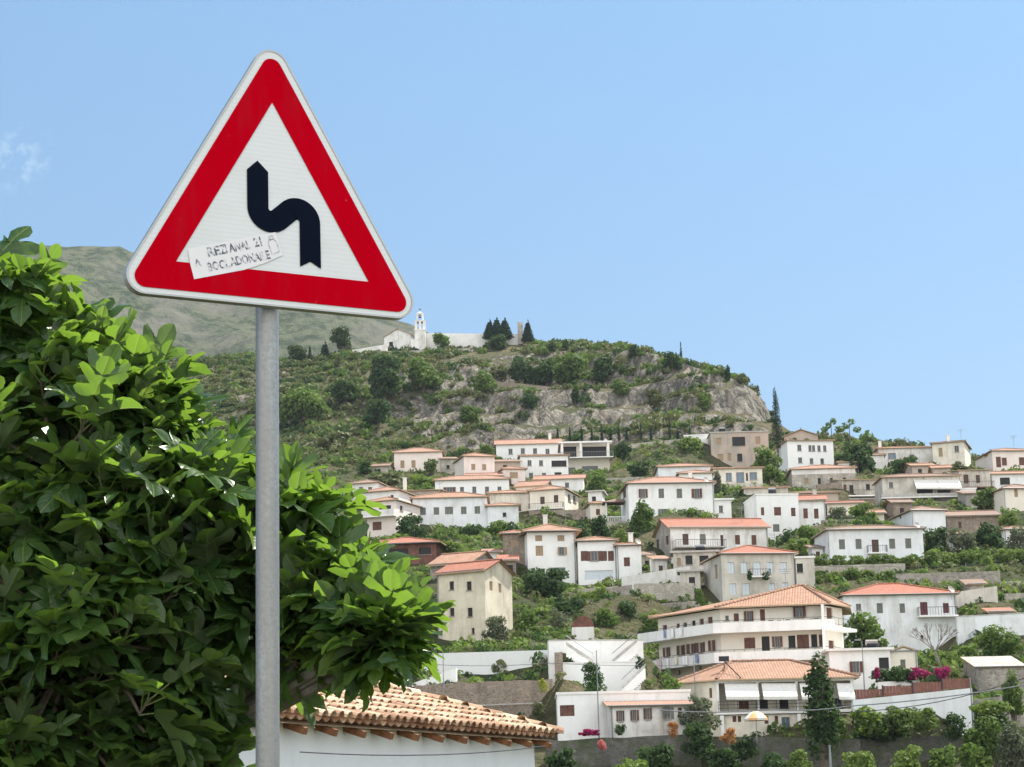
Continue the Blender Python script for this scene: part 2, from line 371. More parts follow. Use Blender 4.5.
def rectroof(root, A, u, w, W, Dp, z, kind, pitch, mat, oh=.4, soffit='tanw'):
    mb = MB(); tp = math.tan(R_(pitch)); P = lambda a, b, h: A * np.array([1, 1, 0]) + u * a + w * b + UPV * (z + h)
    zz = -oh * tp * .0
    a0, a1, b0, b1 = -oh, W + oh, -oh, Dp + oh
    if kind == 'hip':
        hd = (b1 - b0) / 2; hw = (a1 - a0) / 2
        if hw >= hd:
            r0, r1 = P(a0 + hd, (b0 + b1) / 2, hd * tp), P(a1 - hd, (b0 + b1) / 2, hd * tp)
            c = [P(a0, b0, 0), P(a1, b0, 0), P(a1, b1, 0), P(a0, b1, 0)]
            rooface(mb, [c[0], c[1], r1, r0]); rooface(mb, [c[1], c[2], r1]); rooface(mb, [c[2], c[3], r0, r1]); rooface(mb, [c[3], c[0], r0])
            for x, y in ((c[0], r0), (c[1], r1), (r0, r1)): caps(mb, x, y + (y - x) * 1e-3)
        else:
            r0, r1 = P((a0 + a1) / 2, b0 + hw, hw * tp), P((a0 + a1) / 2, b1 - hw, hw * tp)
            c = [P(a0, b0, 0), P(a1, b0, 0), P(a1, b1, 0), P(a0, b1, 0)]
            rooface(mb, [c[0], c[1], r0]); rooface(mb, [c[1], c[2], r1, r0]); rooface(mb, [c[2], c[3], r1]); rooface(mb, [c[3], c[0], r0, r1])
            for x, y in ((c[0], r0), (c[1], r0), (r0, r1)): caps(mb, x, y)
    elif kind == 'gable':      # ridge parallel to the front
        hd = (b1 - b0) / 2; m_ = (b0 + b1) / 2
        rooface(mb, [P(a0, b0, 0), P(a1, b0, 0), P(a1, m_, hd * tp), P(a0, m_, hd * tp)]); rooface(mb, [P(a1, b1, 0), P(a0, b1, 0), P(a0, m_, hd * tp), P(a1, m_, hd * tp)])
        caps(mb, P(a0, m_, hd * tp), P(a1, m_, hd * tp))
    elif kind == 'gablef':     # gable end to the front
        hw = (a1 - a0) / 2; m_ = (a0 + a1) / 2
        rooface(mb, [P(a1, b0, 0), P(a1, b1, 0), P(m_, b1, hw * tp), P(m_, b0, hw * tp)]); rooface(mb, [P(a0, b1, 0), P(a0, b0, 0), P(m_, b0, hw * tp), P(m_, b1, hw * tp)])
        caps(mb, P(m_, b0, hw * tp), P(m_, b1, hw * tp))
        mb.face([P(a0, b0, -.14), P(a0, b0, 0), P(m_, b0, hw * tp), P(m_, b0, hw * tp - .14)], 1); mb.face([P(m_, b0, hw * tp - .14), P(m_, b0, hw * tp), P(a1, b0, 0), P(a1, b0, -.14)], 1)
    elif kind == 'shed':
        hh = (b1 - b0) * tp
        rooface(mb, [P(a0, b0, 0), P(a1, b0, 0), P(a1, b1, hh), P(a0, b1, hh)])
        mb.face([P(a1, b0, -.14), P(a1, b1, hh - .14), P(a1, b1, hh), P(a1, b0, 0)], 1); mb.face([P(a0, b1, hh - .14), P(a0, b0, -.14), P(a0, b0, 0), P(a0, b1, hh)], 1)
    elif kind == 'flat':
        c = P((a0 + a1) / 2, (b0 + b1) / 2, .08); mb.box(c, u * (a1 - a0) / 2, w * (b1 - b0) / 2, UPV * .11, 0)
    ob = mb.build('roof', [M[mat], M[soffit]], root); return ob
def chimney(roof, P, h=1.2, s=.3, mat='white2'):
    mb = MB(); mb.box(np.array(P) + UPV * (h / 2 - .4), (s, 0, 0), (0, s, 0), (0, 0, h / 2 + .4)); mb.box(np.array(P) + UPV * (h + .06), (s + .08, 0, 0), (0, s + .08, 0), (0, 0, .05)); mb.build('chimney', M[mat], roof)

def house(label, eave, xR, yB, D, yaw, depth, wall='white', roof=('hip', 22, 'roof'), wins=(), lw=(), rw=(), name='house', cat='house', group='houses of the hillside village', chim=None, plinth=None, anchor=True, oh=.42, down=4.0, lwall=None):
    """eave = image spot of the front left eave corner, xR = column of the front right corner, yB = row of the wall foot."""
    Lp = at(eave[0], eave[1], D); yw = R_(yaw); Rp = rightend(Lp, xR, yw); u = unit(Rp - Lp); u[2] = 0; wv = np.array([-u[1], u[0], 0])
    W = np.linalg.norm(Rp - Lp); z1 = Lp[2]; z0 = at((eave[0] + xR) / 2, yB, (Lp[1] + Rp[1]) / 2)[2]
    fx = Lp * np.array([1, 1, 0]) + UPV * z0
    root = empty(name, fx + u * W / 2 + wv * depth / 2, label, cat, group)
    A, B, C, Dd = Lp.copy(), Lp + u * W, Lp + u * W + wv * depth, Lp + wv * depth
    mb = MB(); zb = z0 - down
    for (p, q_, ws, mi) in ((A, B, wins, 0), (B, C, rw, 0), (Dd, A, lw, 1)): putwins(mb, root, p, q_, zb, z1, ws, mi)
    wallpanel(mb, C, Dd, zb, z1, [])
    kind, pitch, rm = roof; pitch *= .84; tp = math.tan(R_(pitch))
    if kind == 'gable':
        for p, q_, mi in ((B, C, 0), (Dd, A, 1)):
            mb.face([p, q_, (p + q_) / 2 + UPV * (depth / 2) * tp], mi)
    if kind == 'gablef':
        for p, q_ in ((A, B), (C, Dd)): mb.face([p, q_, (p + q_) / 2 + UPV * (W / 2) * tp])
    if kind == 'shed':
        hh = depth * tp; mb.face([B, C, C + UPV * hh]); mb.face([Dd, A, Dd + UPV * hh]); mb.face([C, Dd, Dd + UPV * hh, C + UPV * hh])
    mb.build('wall', [M[wall], M[lwall or wall]], root)
    if D < 345 and kind != 'flat':
        g = MB(); rr = random.Random(len(label)); e_ = rr.choice((.12, W - .12)); g.tube([A + u * e_ - wv * .08 - UPV * .05, A * np.array([1, 1, 0]) + u * e_ - wv * .08 + UPV * (z0 - .5)], .055, 5); g.build('downpipe', M['metal'], root)
        g = MB(); g.tube([A - u * .2 - wv * (oh + .02) + UPV * .1, B + u * .2 - wv * (oh + .02) + UPV * .1], .06, 5); g.build('gutter', M['metal'], root)
    zoff = {'hip': 0, 'gable': oh * -tp, 'gablef': -oh * tp, 'shed': -oh * tp, 'flat': 0}[kind] + (.14 if kind != 'flat' else 0) + (0.0 if kind in ('hip', 'flat') else .05)
    ro = rectroof(root, A, u, wv, W, depth, z1 + zoff, kind, pitch, rm, oh)
    if chim:
        for cx, cb in chim: chimney(ro, A * np.array([1, 1, 0]) + u * W * cx + wv * depth * cb + UPV * (z1 + min(cb, 1 - cb) * depth * tp + .2))
    if anchor:
        mid = (A + B) / 2
        for a_, f_, dz in ((0.1, -3.5, -1.0), (.9, -3.5, -1.0), (.5, depth * .7, .9)):
            p = A + u * W * a_ + wv * f_; ANCH.append((p[0], p[1], z0 + dz))
    return dict(root=root, A=A, B=B, u=u, w=wv, n=-wv, W=W, z0=z0, z1=z1, d=depth)
def balcony(h, x0, x1, y, depth=1.2, ph=.9, name='balcony', solid=None, slab='concw', rail='iron', edge='f'):
    """Slab and rail hung on a facade between image columns x0, x1 with the slab at row y."""
    A, B, u, n = h['A'], h['B'], h['u'], h['n']; a = (hit(x0, y, A, B) - A) @ u; b = (hit(x1, y, A, B) - A) @ u; z = hit((x0 + x1) / 2, y, A, B)[2]
    P = lambda s, d, k: A * np.array([1, 1, 0]) + u * s + n * d + UPV * (z + k)
    mb = MB(); mb.box(P((a + b) / 2, depth / 2, -.08), u * (b - a) / 2, n * depth / 2, UPV * .09)
    o = mb.build(name, M[slab], h['root']); rb = MB()
    if solid:
        rb.box(P((a + b) / 2, depth - .06, ph / 2 + .01), u * (b - a) / 2, n * .06, UPV * ph / 2)
        for s_ in (a + .06, b - .06): rb.box(P(s_, depth / 2 - .07, ph / 2 + .01), u * .06, n * (depth / 2 - .07), UPV * ph / 2)
        rb.build('parapet', M[solid], o)
    else:
        rb.box(P((a + b) / 2, depth - .04, ph), u * (b - a) / 2, n * .025, UPV * .025)
        k = max(2, int((b - a) / .3))
        for i in range(k + 1): rb.box(P(a + (b - a) * i / k, depth - .04, ph / 2), u * .012, n * .012, UPV * ph / 2)
        for s_ in (a, b):
            rb.box(P(s_, depth / 2, ph), u * .02, n * (depth / 2 - .05), UPV * .02)
            for j in range(4): rb.box(P(s_, depth * (j + .3) / 4, ph / 2), u * .012, n * .012, UPV * ph / 2)
        rb.build('railing', M[rail], o)
    return o
def stonewall(label, p0, p1, h0, h1, D0, D1, th=.5, mat='stone', name='stone_wall', cat='wall', group=None, cop=None, anchor=True):
    """Free-standing or retaining wall: top edge from spot p0 to p1, height in pixels h0, h1."""
    A, B = at(p0[0], p0[1], D0), at(p1[0], p1[1], D1); a, b = at(p0[0], p0[1] + h0, D0), at(p1[0], p1[1] + h1, D1); a[:2] = A[:2]; b[:2] = B[:2]
    u = (B - A).copy(); u[2] = 0; u = unit(u); w_ = np.array([-u[1], u[0], 0]) * th; k = max(2, int(np.linalg.norm(B - A) / 1.5)); mb = MB(); rr = random.Random(len(label))
    T = [A + (B - A) * i / k + UPV * (rr.uniform(-.08, .05) if mat.startswith('stone') else 0) for i in range(k + 1)]; G = [a + (b - a) * i / k - UPV * 2.0 for i in range(k + 1)]
    for i in range(k):
        mb.face([G[i], G[i + 1], T[i + 1], T[i]]); mb.face([T[i], T[i + 1], T[i + 1] + w_, T[i] + w_]); mb.face([G[i + 1] + w_, G[i] + w_, T[i] + w_, T[i + 1] + w_])
    mb.face([G[0] + w_, G[0], T[0], T[0] + w_]); mb.face([G[-1], G[-1] + w_, T[-1] + w_, T[-1]])
    root = mb.build(name, M[mat]); tag(root, label, cat, group, 'thing')
    if cop:
        cb = MB()
        for i in range(k): 
            c = (T[i] + T[i + 1]) / 2 + w_ / 2 + UPV * .06; cb.box(c, (T[i + 1] - T[i]) / 2 * .995, w_ * .6, UPV * .055)
        cb.build('coping', M[cop], root)
    if anchor:
        for p in (a, (a + b) / 2, b): ANCH.append((p[0] + w_[0] * -5, p[1] - 2.5, p[2] - .3))
        for p in (A, (A + B) / 2, B): ANCH.append((p[0], p[1] + 3.0, p[2] - .5 if mat != 'x' else p[2]))
    return root

# ------------------------------------------------------------------ the village, from the far top rows down
def W_(rows, y, w_, h_, k): return [(x, y, w_, h_, k) for x in rows]
H = {}
H['a'] = house('single-storey white house with two tan shuttered windows, highest on the left below the cliff', (394, 453.2), 442, 471, 430, 0, 8, 'pink', ('hip', 22, 'roofpink'), [(402.4, 464.3, 4, 7.5, 't'), (413.5, 464, 4, 7.5, 't'), (434, 464, 4, 7, 't')])
house('small stone hut with a lit white edge left of the upper white house', (372.5, 466.5), 388, 474, 425, -10, 4, 'stonelt', ('gable', 20, 'roofold'), [(379, 471, 3, 4, 'D')], name='stone_hut', cat='hut')
H['b'] = house('small pinkish house with two tan windows behind the long white roof', (463.7, 456.5), 494.5, 478, 405, 14, 8, 'pink', ('hip', 20, 'roofpink'), [(473.3, 467, 4, 6, 't'), (484.2, 467.3, 4, 6, 't')])
H['c'] = house('long white upper house with a row of four small dark windows under a salmon roof', (496, 444.8), 560, 460, 445, 0, 9, 'white', ('gable', 22, 'roofpink'), [(510.5, 451.5, 4, 5.5, 'o'), (522.8, 451, 4, 5.5, 'o'), (535, 451, 4, 5.5, 'o'), (547.5, 451.5, 4, 5.5, 'o')], chim=[(.85, .5)])
H['d'] = house('modern white building with two open verandas and pillars at the top of the village', (560.5, 444.5), 609, 476, 430, 0, 10, 'hotelw', ('hip', 14, 'roofpink'), [(569, 452, 15, 11, 'D'), (594.5, 452, 24, 11, 'D'), (590, 470, 16, 8, 'o'), (571, 471, 8, 7, 'o')], name='veranda_building', cat='building')
balcony(H['d'], 559, 613, 458.5, 2.2, 1.0, solid=None, rail='metal')
_h = H['d']
for x in (562, 580.5, 608):
    mb = MB(); p = hit(x, 452, _h['A'], _h['B']) + _h['n'] * 1.9; mb.box((p[0], p[1], (_h['z1'] + hit(x, 458.5, _h['A'], _h['B'])[2]) / 2), (.22, 0, 0), (0, .22, 0), (0, 0, (_h['z1'] - hit(x, 458.5, _h['A'], _h['B'])[2]) / 2)); mb.build('pillar', M['concw'], _h['root'])
mb = MB(); mb.box(_h['A'] * np.array([1, 1, 0]) + _h['u'] * _h['W'] / 2 + _h['n'] * 1.1 + UPV * (_h['z1'] + .02), _h['u'] * (_h['W'] / 2 + .5), _h['n'] * 1.2, UPV * .16); mb.build('veranda_roof', M['concw'], _h['root'])
H['e'] = house('white house with a recessed loggia directly below the long upper house', (520, 456.5), 568, 478, 418, 2, 8, 'white', ('hip', 12, 'roofpink'), [(529.5, 463, 4, 5.5, 'o'), (541, 463, 4, 5.5, 'o'), (531, 475, 4, 4.5, 'o'), (559, 463.5, 15, 6, 'D'), (558, 474.5, 7, 4.5, 'D'), (544, 475, 4, 4.5, 'o')])
H['f'] = house('narrow pink house with one tan shuttered window beside the white houses', (503, 469.3), 525, 489, 398, 12, 7, 'pink', ('hip', 18, 'roofpink'), [(513.8, 475.3, 8, 6, 't')])
H['g'] = house('long low white house with five small dark windows above the pale five-window house', (435, 481), 509, 499, 385, 0, 7.5, 'white', ('hip', 20, 'roofpink'), [(449.5, 490.3, 6, 6.5, 'O'), (462, 490.2, 4, 6.5, 'o'), (474.3, 489.8, 4, 6.5, 'o'), (487, 489.8, 4, 6.5, 'o'), (499.5, 489.8, 4, 6.5, 'o')])
H['k'] = house('low white house with a salmon roof behind the corner house with the balcony', (535, 480), 583, 492, 388, -4, 7, 'white', ('gable', 20, 'roofpink'), [(567, 485, 4, 5, 'o')])
house('cream cottage roof squeezed between the long white house and the corner house', (516, 487), 544, 500, 372, -12, 7, 'cream', ('gable', 22, 'roofpink'), [])
H['j2'] = house('greenish cream block with no windows left of the corner house', (488, 494), 529, 525, 366, 0, 6, 'cream', ('hip', 16, 'roof'), [])
H['j'] = house('cream corner house with brown windows and a railing on a stone base', (529.5, 491.5), 564.5, 511, 362, -16, 9, 'cream', ('hip', 20, 'roof'), [(542.4, 500.4, 4.5, 7.5, 'k'), (556, 498.8, 4.5, 7.5, 'k')], rw=[(569.3, 498, 3, 7, 'o'), (574.6, 499, 3, 7, 'o'), (580.6, 500.5, 3, 8, 'D')])
balcony(H['j'], 530, 564, 509, 1.0, .9)
stonewall('brown stone base under the cream corner house with the railing', (529, 510.5), (589, 509.5), 15, 14, 358, 356, .8, 'stonebr')
H['i'] = house('long pale blue-white house with a row of five shuttered windows', (412.5, 499), 487, 526, 352, 0, 8, 'bluewhite', ('hip', 20, 'roof'), [(423, 511.3, 5.5, 7.5, 'g'), (436.4, 511, 5.5, 7.5, 'g'), (449, 510.5, 8, 7.5, 'g'), (463.7, 510.4, 5.5, 7.5, 'g'), (477.3, 510, 5.5, 7.5, 'g')])
house('lower pale blue wing with one tiny window joined to the five-window house', (487.3, 506.5), 518.5, 527, 351, 0, 6, 'bluewhite', ('hip', 16, 'roof'), [(504.5, 514.5, 3.5, 4, 'D')], name='house_wing', cat='house')
H['h'] = house('two-storey house with a dark brown loggia behind the fig leaves', (367, 502.8), 396, 535, 345, -22, 9, 'pink', ('hip', 20, 'roof'), [(385, 509.5, 12, 8, 'D'), (377, 526, 9, 8.5, 's')], rw=[(401.5, 508.3, 3, 5, 'D')])
balcony(H['h'], 365, 397, 516.5, 1.3, .9, solid='white2')
house('grey-white house with a lean-to roof at the left edge of the village', (350, 484.5), 378, 500, 366, -14, 8, 'white2', ('hip', 20, 'roofold'), [(361, 490, 4, 6, 'o'), (370, 490, 4, 6, 'o')])
house('low pink-roofed house between the grey-white house and the loggia house', (364, 493), 399, 506, 358, -18, 8, 'white2', ('hip', 20, 'roofpink'), [(392, 497, 3, 4, 'D')], chim=[(.92, .5)])
house('stone-walled outbuilding with a flat brown roof above the five-window house', (401, 491.5), 440, 502, 364, -3, 6, 'stonelt', ('shed', 8, 'roofold'), [(415, 496, 3, 3, 'D')], name='outbuilding', cat='outbuilding')
H['l'] = house('large white house with four open-shuttered windows in the upper row and a pink roof', (628, 484.2), 713.5, 518, 330, 4, 10, 'white', ('hip', 20, 'roofpink'), [(643, 493.4, 4.5, 9, 'O'), (661.3, 493.4, 5.5, 9.5, 'g'), (679.4, 493.4, 5.5, 9.5, 'g'), (697.2, 493.4, 5.5, 9.5, 'O'), (663.9, 512.4, 5.5, 7, 'P'), (680.2, 513, 5.5, 7, 'o'), (699, 513.4, 5, 7, 'O'), (716.8, 513, 4, 8, 'g')], lw=[(618.5, 495, 3, 9, 's'), (624.3, 494, 3.5, 10, 's')], chim=[(.8, .6)])
H['m'] = house('pale house with a salmon roof behind the large white house', (658, 467.5), 711, 482, 385, 0, 8, 'bluewhite', ('hip', 16, 'roofpink'), [])
house('small white house with a salmon roof squeezed in front of the pale one', (679, 474), 712, 484, 368, 0, 6, 'white', ('hip', 18, 'roofpink'), [(691, 478.3, 5, 3, 's')])
H['m2'] = house('low cream building with three large blue glass windows below the roofless tan house', (713, 469.3), 762, 484, 376, 0, 8, 'cream', ('hip', 10, 'roofpink'), [(728.8, 477, 6, 8.5, 'B'), (740.2, 477.3, 8, 10, 'B'), (753.3, 476, 7.5, 7.5, 'B'), (747, 477, 2, 8, 'k')], name='building', cat='building')
stonewall('cream garden wall below the blue glass windows', (713, 484), (764, 483.5), 8, 8, 371, 372, .4, 'greycream')
H['n'] = house('bare tan house with one big black opening under a flat roof', (710.5, 433), 768, 468, 425, 0, 10, 'tan', ('flat', 0, 'conc'), [(738.7, 441.4, 13, 9, 'D'), (718.7, 441.4, 5, 7, 't'), (757.8, 440.3, 5, 7.5, 't'), (720.6, 457.5, 5.5, 7, 't'), (729.5, 457, 3.5, 7.5, 't'), (739.8, 457.6, 5, 8, 'D')], oh=.2)
H['o'] = house('white house with seven dark windows right beside the tall cypress', (787, 441), 833, 470, 410, 8, 9, 'white', ('hip', 9, 'roofpink'), [(799.4, 447.8, 4, 6, 'o'), (810, 448.2, 3, 6, 'o'), (813.6, 448.2, 3, 6, 'o'), (819, 448.4, 3.2, 6, 'o'), (824.8, 448.4, 3.2, 6, 'o'), (800.2, 460.2, 4, 5.5, 'o'), (811.6, 461, 3.5, 5.5, 'o'), (822.2, 461.2, 3.5, 5.5, 'o')])
house('brown-roofed house just behind the tall cypress', (784, 437), 818, 446, 428, -8, 12, 'tan', ('gablef', 24, 'roofold'), [])
H['p'] = house('grey stone house with a pale upper band and three dark openings', (791.5, 470), 855, 490, 382, -2, 9, 'stonelt', ('hip', 17, 'roofpink'), [(819.4, 482, 3, 8, 'D'), (831.4, 480.5, 3, 5, 'D'), (844.5, 479.6, 3, 4, 'D'), (806.5, 481, 4, 5, 't')])
_h = H['p']; mb = MB(); c0 = _h['A'] * np.array([1, 1, 0]) + _h['u'] * _h['W'] / 2 + UPV * (_h['z1'] - .45); mb.box(c0 + _h['n'] * .02, _h['u'] * _h['W'] / 2, _h['n'] * .03, UPV * .42); mb.build('plaster_band', M['white2'], _h['root'])
H['q'] = house('white house with orange-brown shutters and a stepped flat parapet', (756, 495), 798, 541, 330, 6, 9, 'white', ('flat', 0, 'concw'), [(762.6, 511.3, 3.2, 8, 's'), (777.6, 511.3, 7, 8.5, 's'), (793.3, 512, 4.5, 8.5, 's'), (776.3, 528, 6.5, 7.5, 'g')], lw=[(735, 504.5, 3.5, 6, 'D'), (739.5, 500, 2.2, 3, 'D')], oh=.1)
house('white house end with two brown shutters under a bright red roof', (798.3, 501.3), 825, 534, 332, -4, 8, 'white', ('gable', 20, 'roofred'), [(805.6, 513.4, 4.5, 10, 's'), (816.3, 513.6, 4.5, 10, 's'), (812.3, 529, 5, 5, 'o')], name='house', chim=[(.7, .6)])
house('low building with a flat pinkish roof behind the stepped white house', (744, 489), 788, 500, 345, 0, 8, 'greycream', ('hip', 10, 'roofpink'), [])
house('flat brown-roofed wing above the bright red roof', (789, 494), 838, 503, 352, 0, 8, 'tan', ('hip', 12, 'roofold'), [(800, 498, 3, 3, 'D')])
house('tan wall with a red roof half hidden by trees', (827, 504.3), 863, 520, 336, -2, 6, 'cream', ('gable', 14, 'roofred'), [])
H['r'] = house('half-ruined stone terrace house with broken roofs and dark doorways', (838, 480.5), 896, 497, 372, 2, 8, 'stonelt', ('shed', 10, 'roofold'), [(851.5, 489.5, 4, 9, 'D'), (868, 487, 4, 6, 'D'), (879, 488, 3, 6, 'D'), (891, 489, 4, 8, 'k'), (845, 488, 3, 7, 's')], name='ruined_house', cat='house')
balcony(H['r'], 846, 900, 497, 2.5, .9, slab='concw')
house('lower stone storey with two dark doors below the ruined terrace', (850, 499.5), 902, 520, 362, 2, 6, 'stonebr', ('flat', 0, 'conc'), [(881, 506, 4, 8, 'D'), (892, 507, 5, 10, 'D')], oh=.1)
stonewall('broken stone wall stump beside the grey stone house', (817, 484), (842, 482), 10, 12, 372, 372, 1.2, 'stonebr')
H['s'] = house('low house with a long white sloping awning over its terrace', (882, 478), 958.5, 501, 352, 0, 8, 'greycream', ('hip', 15, 'roofold'), [(925, 492, 16, 7, 'D'), (944, 493, 13, 6, 'D'), (891, 485, 4, 6, 'o')])
balcony(H['s'], 880, 960, 498, 1.6, .5, solid='conc')
_h = H['s']; mb = MB()
for x0, x1 in ((913.5, 936.2), (936.6, 959)):
    a = hit(x0, 479.5, _h['A'], _h['B']); b = hit(x1, 479.5, _h['A'], _h['B']); a2 = a + _h['n'] * 1.9 - UPV * 1.55; b2 = b + _h['n'] * 1.9 - UPV * 1.55; d = UPV * .03
    mb.face([a2, b2, b, a]); mb.face([a - d, b - d, b2 - d, a2 - d]); mb.face([a2 - UPV * .3, b2 - UPV * .3, b2, a2])
tag(mb.build('awning', M['canvas'], _h['root']))
house('white garden shed wall at the right end of the awning terrace', (960, 489), 976, 503, 351, 4, 4, 'white', ('flat', 0, 'concw'), [], name='shed', cat='shed', oh=.1)
H['t'] = house('white house with pale windows showing behind dark trees near the skyline', (878, 449), 932, 466, 432, 0, 8, 'white2', ('hip', 13, 'roof'), [(892, 456, 8, 6, 'B'), (912, 457, 5, 5, 'o')], chim=[(.1, .5)])
H['u'] = house('cream cube-like house highest on the right skyline with a chimney', (932, 444), 964, 466, 425, -18, 10, 'cream', ('hip', 12, 'roofold'), [(940.6, 452.3, 4, 9, 't'), (956.6, 448.8, 4.5, 6.5, 'o')], rw=[(969.3, 447.5, 2.5, 4, 'o'), (975.5, 449.5, 2.5, 6, 'o'), (981.5, 451, 2.5, 6, 'o')], chim=[(.45, .3)])
H['v'] = house('white-pink house with a double brown window at the right edge of the skyline', (992, 451.3), 1034, 469, 392, 6, 10, 'pink', ('hip', 16, 'roofpink'), [(998.6, 462, 5, 10.5, 's'), (1004.4, 461.6, 5, 8, 's'), (1021.8, 461.3, 5.5, 8, 's')], lw=[(974, 463.5, 2.5, 4, 'D'), (986, 455.5, 4, 3.5, 't')])
H['w'] = house('weathered grey house on stilts with a rusty terrace rail', (959, 471), 990, 490, 358, 0, 7, 'greycream', ('shed', 9, 'roofold'), [(966, 479, 5, 9, 'k'), (978, 479, 4, 8, 'k')])
balcony(H['w'], 958, 992, 488.5, 2.0, .9, slab='rust')
house('low white house with a dark deep-set window beside the stilt house', (991.5, 474.5), 1034, 490, 360, 2, 7, 'white', ('gable', 15, 'roofpink'), [(1005, 481, 10, 7, 'D')])
house('small salmon roof and chimney behind the stilt house', (933, 468.5), 950, 476, 368, -6, 6, 'tan', ('gable', 16, 'roofpink'), [])
H['x'] = house('cream house with a dark eave cut off by the right side of the view', (1003, 489), 1040, 510, 325, 10, 10, 'cream', ('hip', 20, 'roofold'), [(1016, 492.5, 3.5, 9, 't')], lw=[])
H['y'] = house('white-fronted house with a small hipped roof and a cream left flank', (911, 511), 945, 532, 312, 9, 9, 'bluewhite', ('hip', 20, 'roofold'), [], lw=[(900, 516, 2, 6, 'k')])
house('brown-walled barn wing under a wide faded roof', (945.5, 516.8), 998.5, 536, 314, 0, 8, 'stonebr', ('gable', 18, 'roofold'), [(960, 525, 3, 6, 'k')], name='barn', cat='barn')
H['z'] = house('wide white house with five grey-brown shutters above the vine trellis', (826.8, 530.6), 922.5, 560, 282, 4, 8, 'bluewhite', ('hip', 14, 'roofold'), [(842, 544.4, 6, 10, 'g'), (858.6, 544, 6, 10, 'g'), (875.4, 546.5, 7, 14, 'k'), (892.2, 543.7, 6, 10, 'g'), (908.3, 543.4, 6, 10, 'g')], rw=[])
balcony(H['z'], 867, 886, 553, .9, .9)
H['A'] = house('old stone and white house under a long bright red gabled roof', (670, 528), 767.5, 563, 292, 9, 9, 'white2', ('gable', 24, 'roofred'), [(685.6, 539.3, 6, 11, 'k'), (702.8, 539.3, 6, 10.5, 'g'), (722, 541, 3, 12, 'k'), (737.6, 539.8, 5, 9.5, 's'), (754, 540, 5, 10, 's')], lw=[(657.5, 544, 3, 9, 'k'), (667, 540.5, 3, 9, 'k')], lwall='stonelt')
balcony(H['A'], 672, 722, 548.5, 2.6, .9, slab='conc')
H['A2'] = house('grey outbuilding with a dark terrace in front of the red-gabled house', (673, 553), 716, 578, 276, -4, 4, 'greycream', ('flat', 0, 'conc'), [(689, 560, 7, 9, 'D'), (679, 562, 4, 8, 't'), (704, 560, 9, 9, 'D')], name='outbuilding', cat='outbuilding')
H['B'] = house('pale stone house with ten light blue blinds and a red hipped roof', (721, 554.5), 794.5, 597, 262, 9, 9, 'greycream', ('hip', 20, 'roofred'), [(731, 567.7, 6.5, 11, 'b'), (744, 567.7, 6.5, 11, 'b'), (757, 568.4, 7, 13, 'b'), (770, 567.7, 6.5, 11, 'b'), (783.4, 567.7, 6.5, 11, 'b'), (733, 589, 6.5, 11, 'b'), (746, 589, 7.5, 11, 'b'), (772, 589, 6, 11, 'b'), (785, 587, 6, 9, 'b')], lw=[(716, 572, 3, 14, 't')])
balcony(H['B'], 748, 769, 576.5, 1.0, .8)
house('small flat annexe with a dark doorway right of the pale stone house', (795.5, 558), 814, 585, 263, 0, 6, 'greycream', ('flat', 0, 'concw'), [(799.5, 568, 7, 9, 'D')], name='annexe', cat='annexe', oh=.15)
H['C'] = house('cream stone house with small black windows and a red roof, gable end in the sun', (437, 574.5), 484.5, 638, 246, -30, 6, 'oldcream', ('gable', 27, 'roofred'), [(451.6, 585.6, 4.5, 8.5, 'D'), (469, 585.9, 5, 9, 'D'), (470, 612.2, 5, 9, 'D'), (473, 631, 3, 6, 'D'), (452, 612, 4.5, 8, 'D')], rw=[(491, 586, 3, 9, 't'), (500, 588, 3, 9, 't')], down=6)
house('grey gabled house peeping out behind the red-roofed cream house', (430, 566), 470, 580, 262, -24, 8, 'stone', ('gable', 26, 'roof'), [])
H['D'] = house('tall white house with four upper windows under a wide-eaved roof', (527, 532.5), 575, 582, 284, 5, 8, 'white', ('hip', 22, 'roof'), [(538.7, 538.2, 7, 6, 't'), (560.9, 538.2, 7, 6, 't'), (539.4, 550.8, 7.5, 10, 't'), (561.7, 551, 5, 8, 'T'), (557, 573, 17, 11, 'B'), (543, 573, 4, 9, 'k')], oh=.8, chim=[(.45, .5)])
H['D2'] = house('brown stone house wing joined to the left of the tall white house', (502.5, 534.5), 526, 562, 288, -4, 8, 'stonebr', ('hip', 18, 'roof'), [(512.5, 542.5, 4.5, 7.5, 't')], name='house_wing', cat='house')
house('tiny red-roofed lean-to with a round dark doorway below the brown stone wing', (500, 561), 516, 577, 280, 0, 3, 'stonebr', ('shed', 20, 'roofred'), [(509.5, 569.5, 7, 9, 'D')], name='lean_to', cat='lean-to')
H['E'] = house('white house with a band of brown loggia windows and a garage arch', (577.5, 542), 616, 582, 283, 0, 7, 'white', ('hip', 18, 'roof'), [(584.3, 556, 7, 10, 's'), (594.3, 556, 7, 10, 'O'), (604, 556, 6, 10, 's'), (611, 556, 6, 10, 's'), (599, 575, 28, 9, 'b')])
H['E2'] = house('low white house with one brown shutter and a tall chimney', (616.5, 546.3), 641, 577, 282, 0, 6, 'white', ('hip', 16, 'roof'), [(626.9, 561.8, 6, 9, 's')], chim=[(.62, .3)])
H['F'] = house('dark open-sided shelter with a dusty red roof above the fig leaves', (366, 546), 436, 562, 296, -8, 9, 'rust', ('hip', 17, 'roofred'), [(395, 553, 26, 8, 'D'), (425, 551, 12, 7, 'D')], name='shelter', cat='shelter', oh=.8)
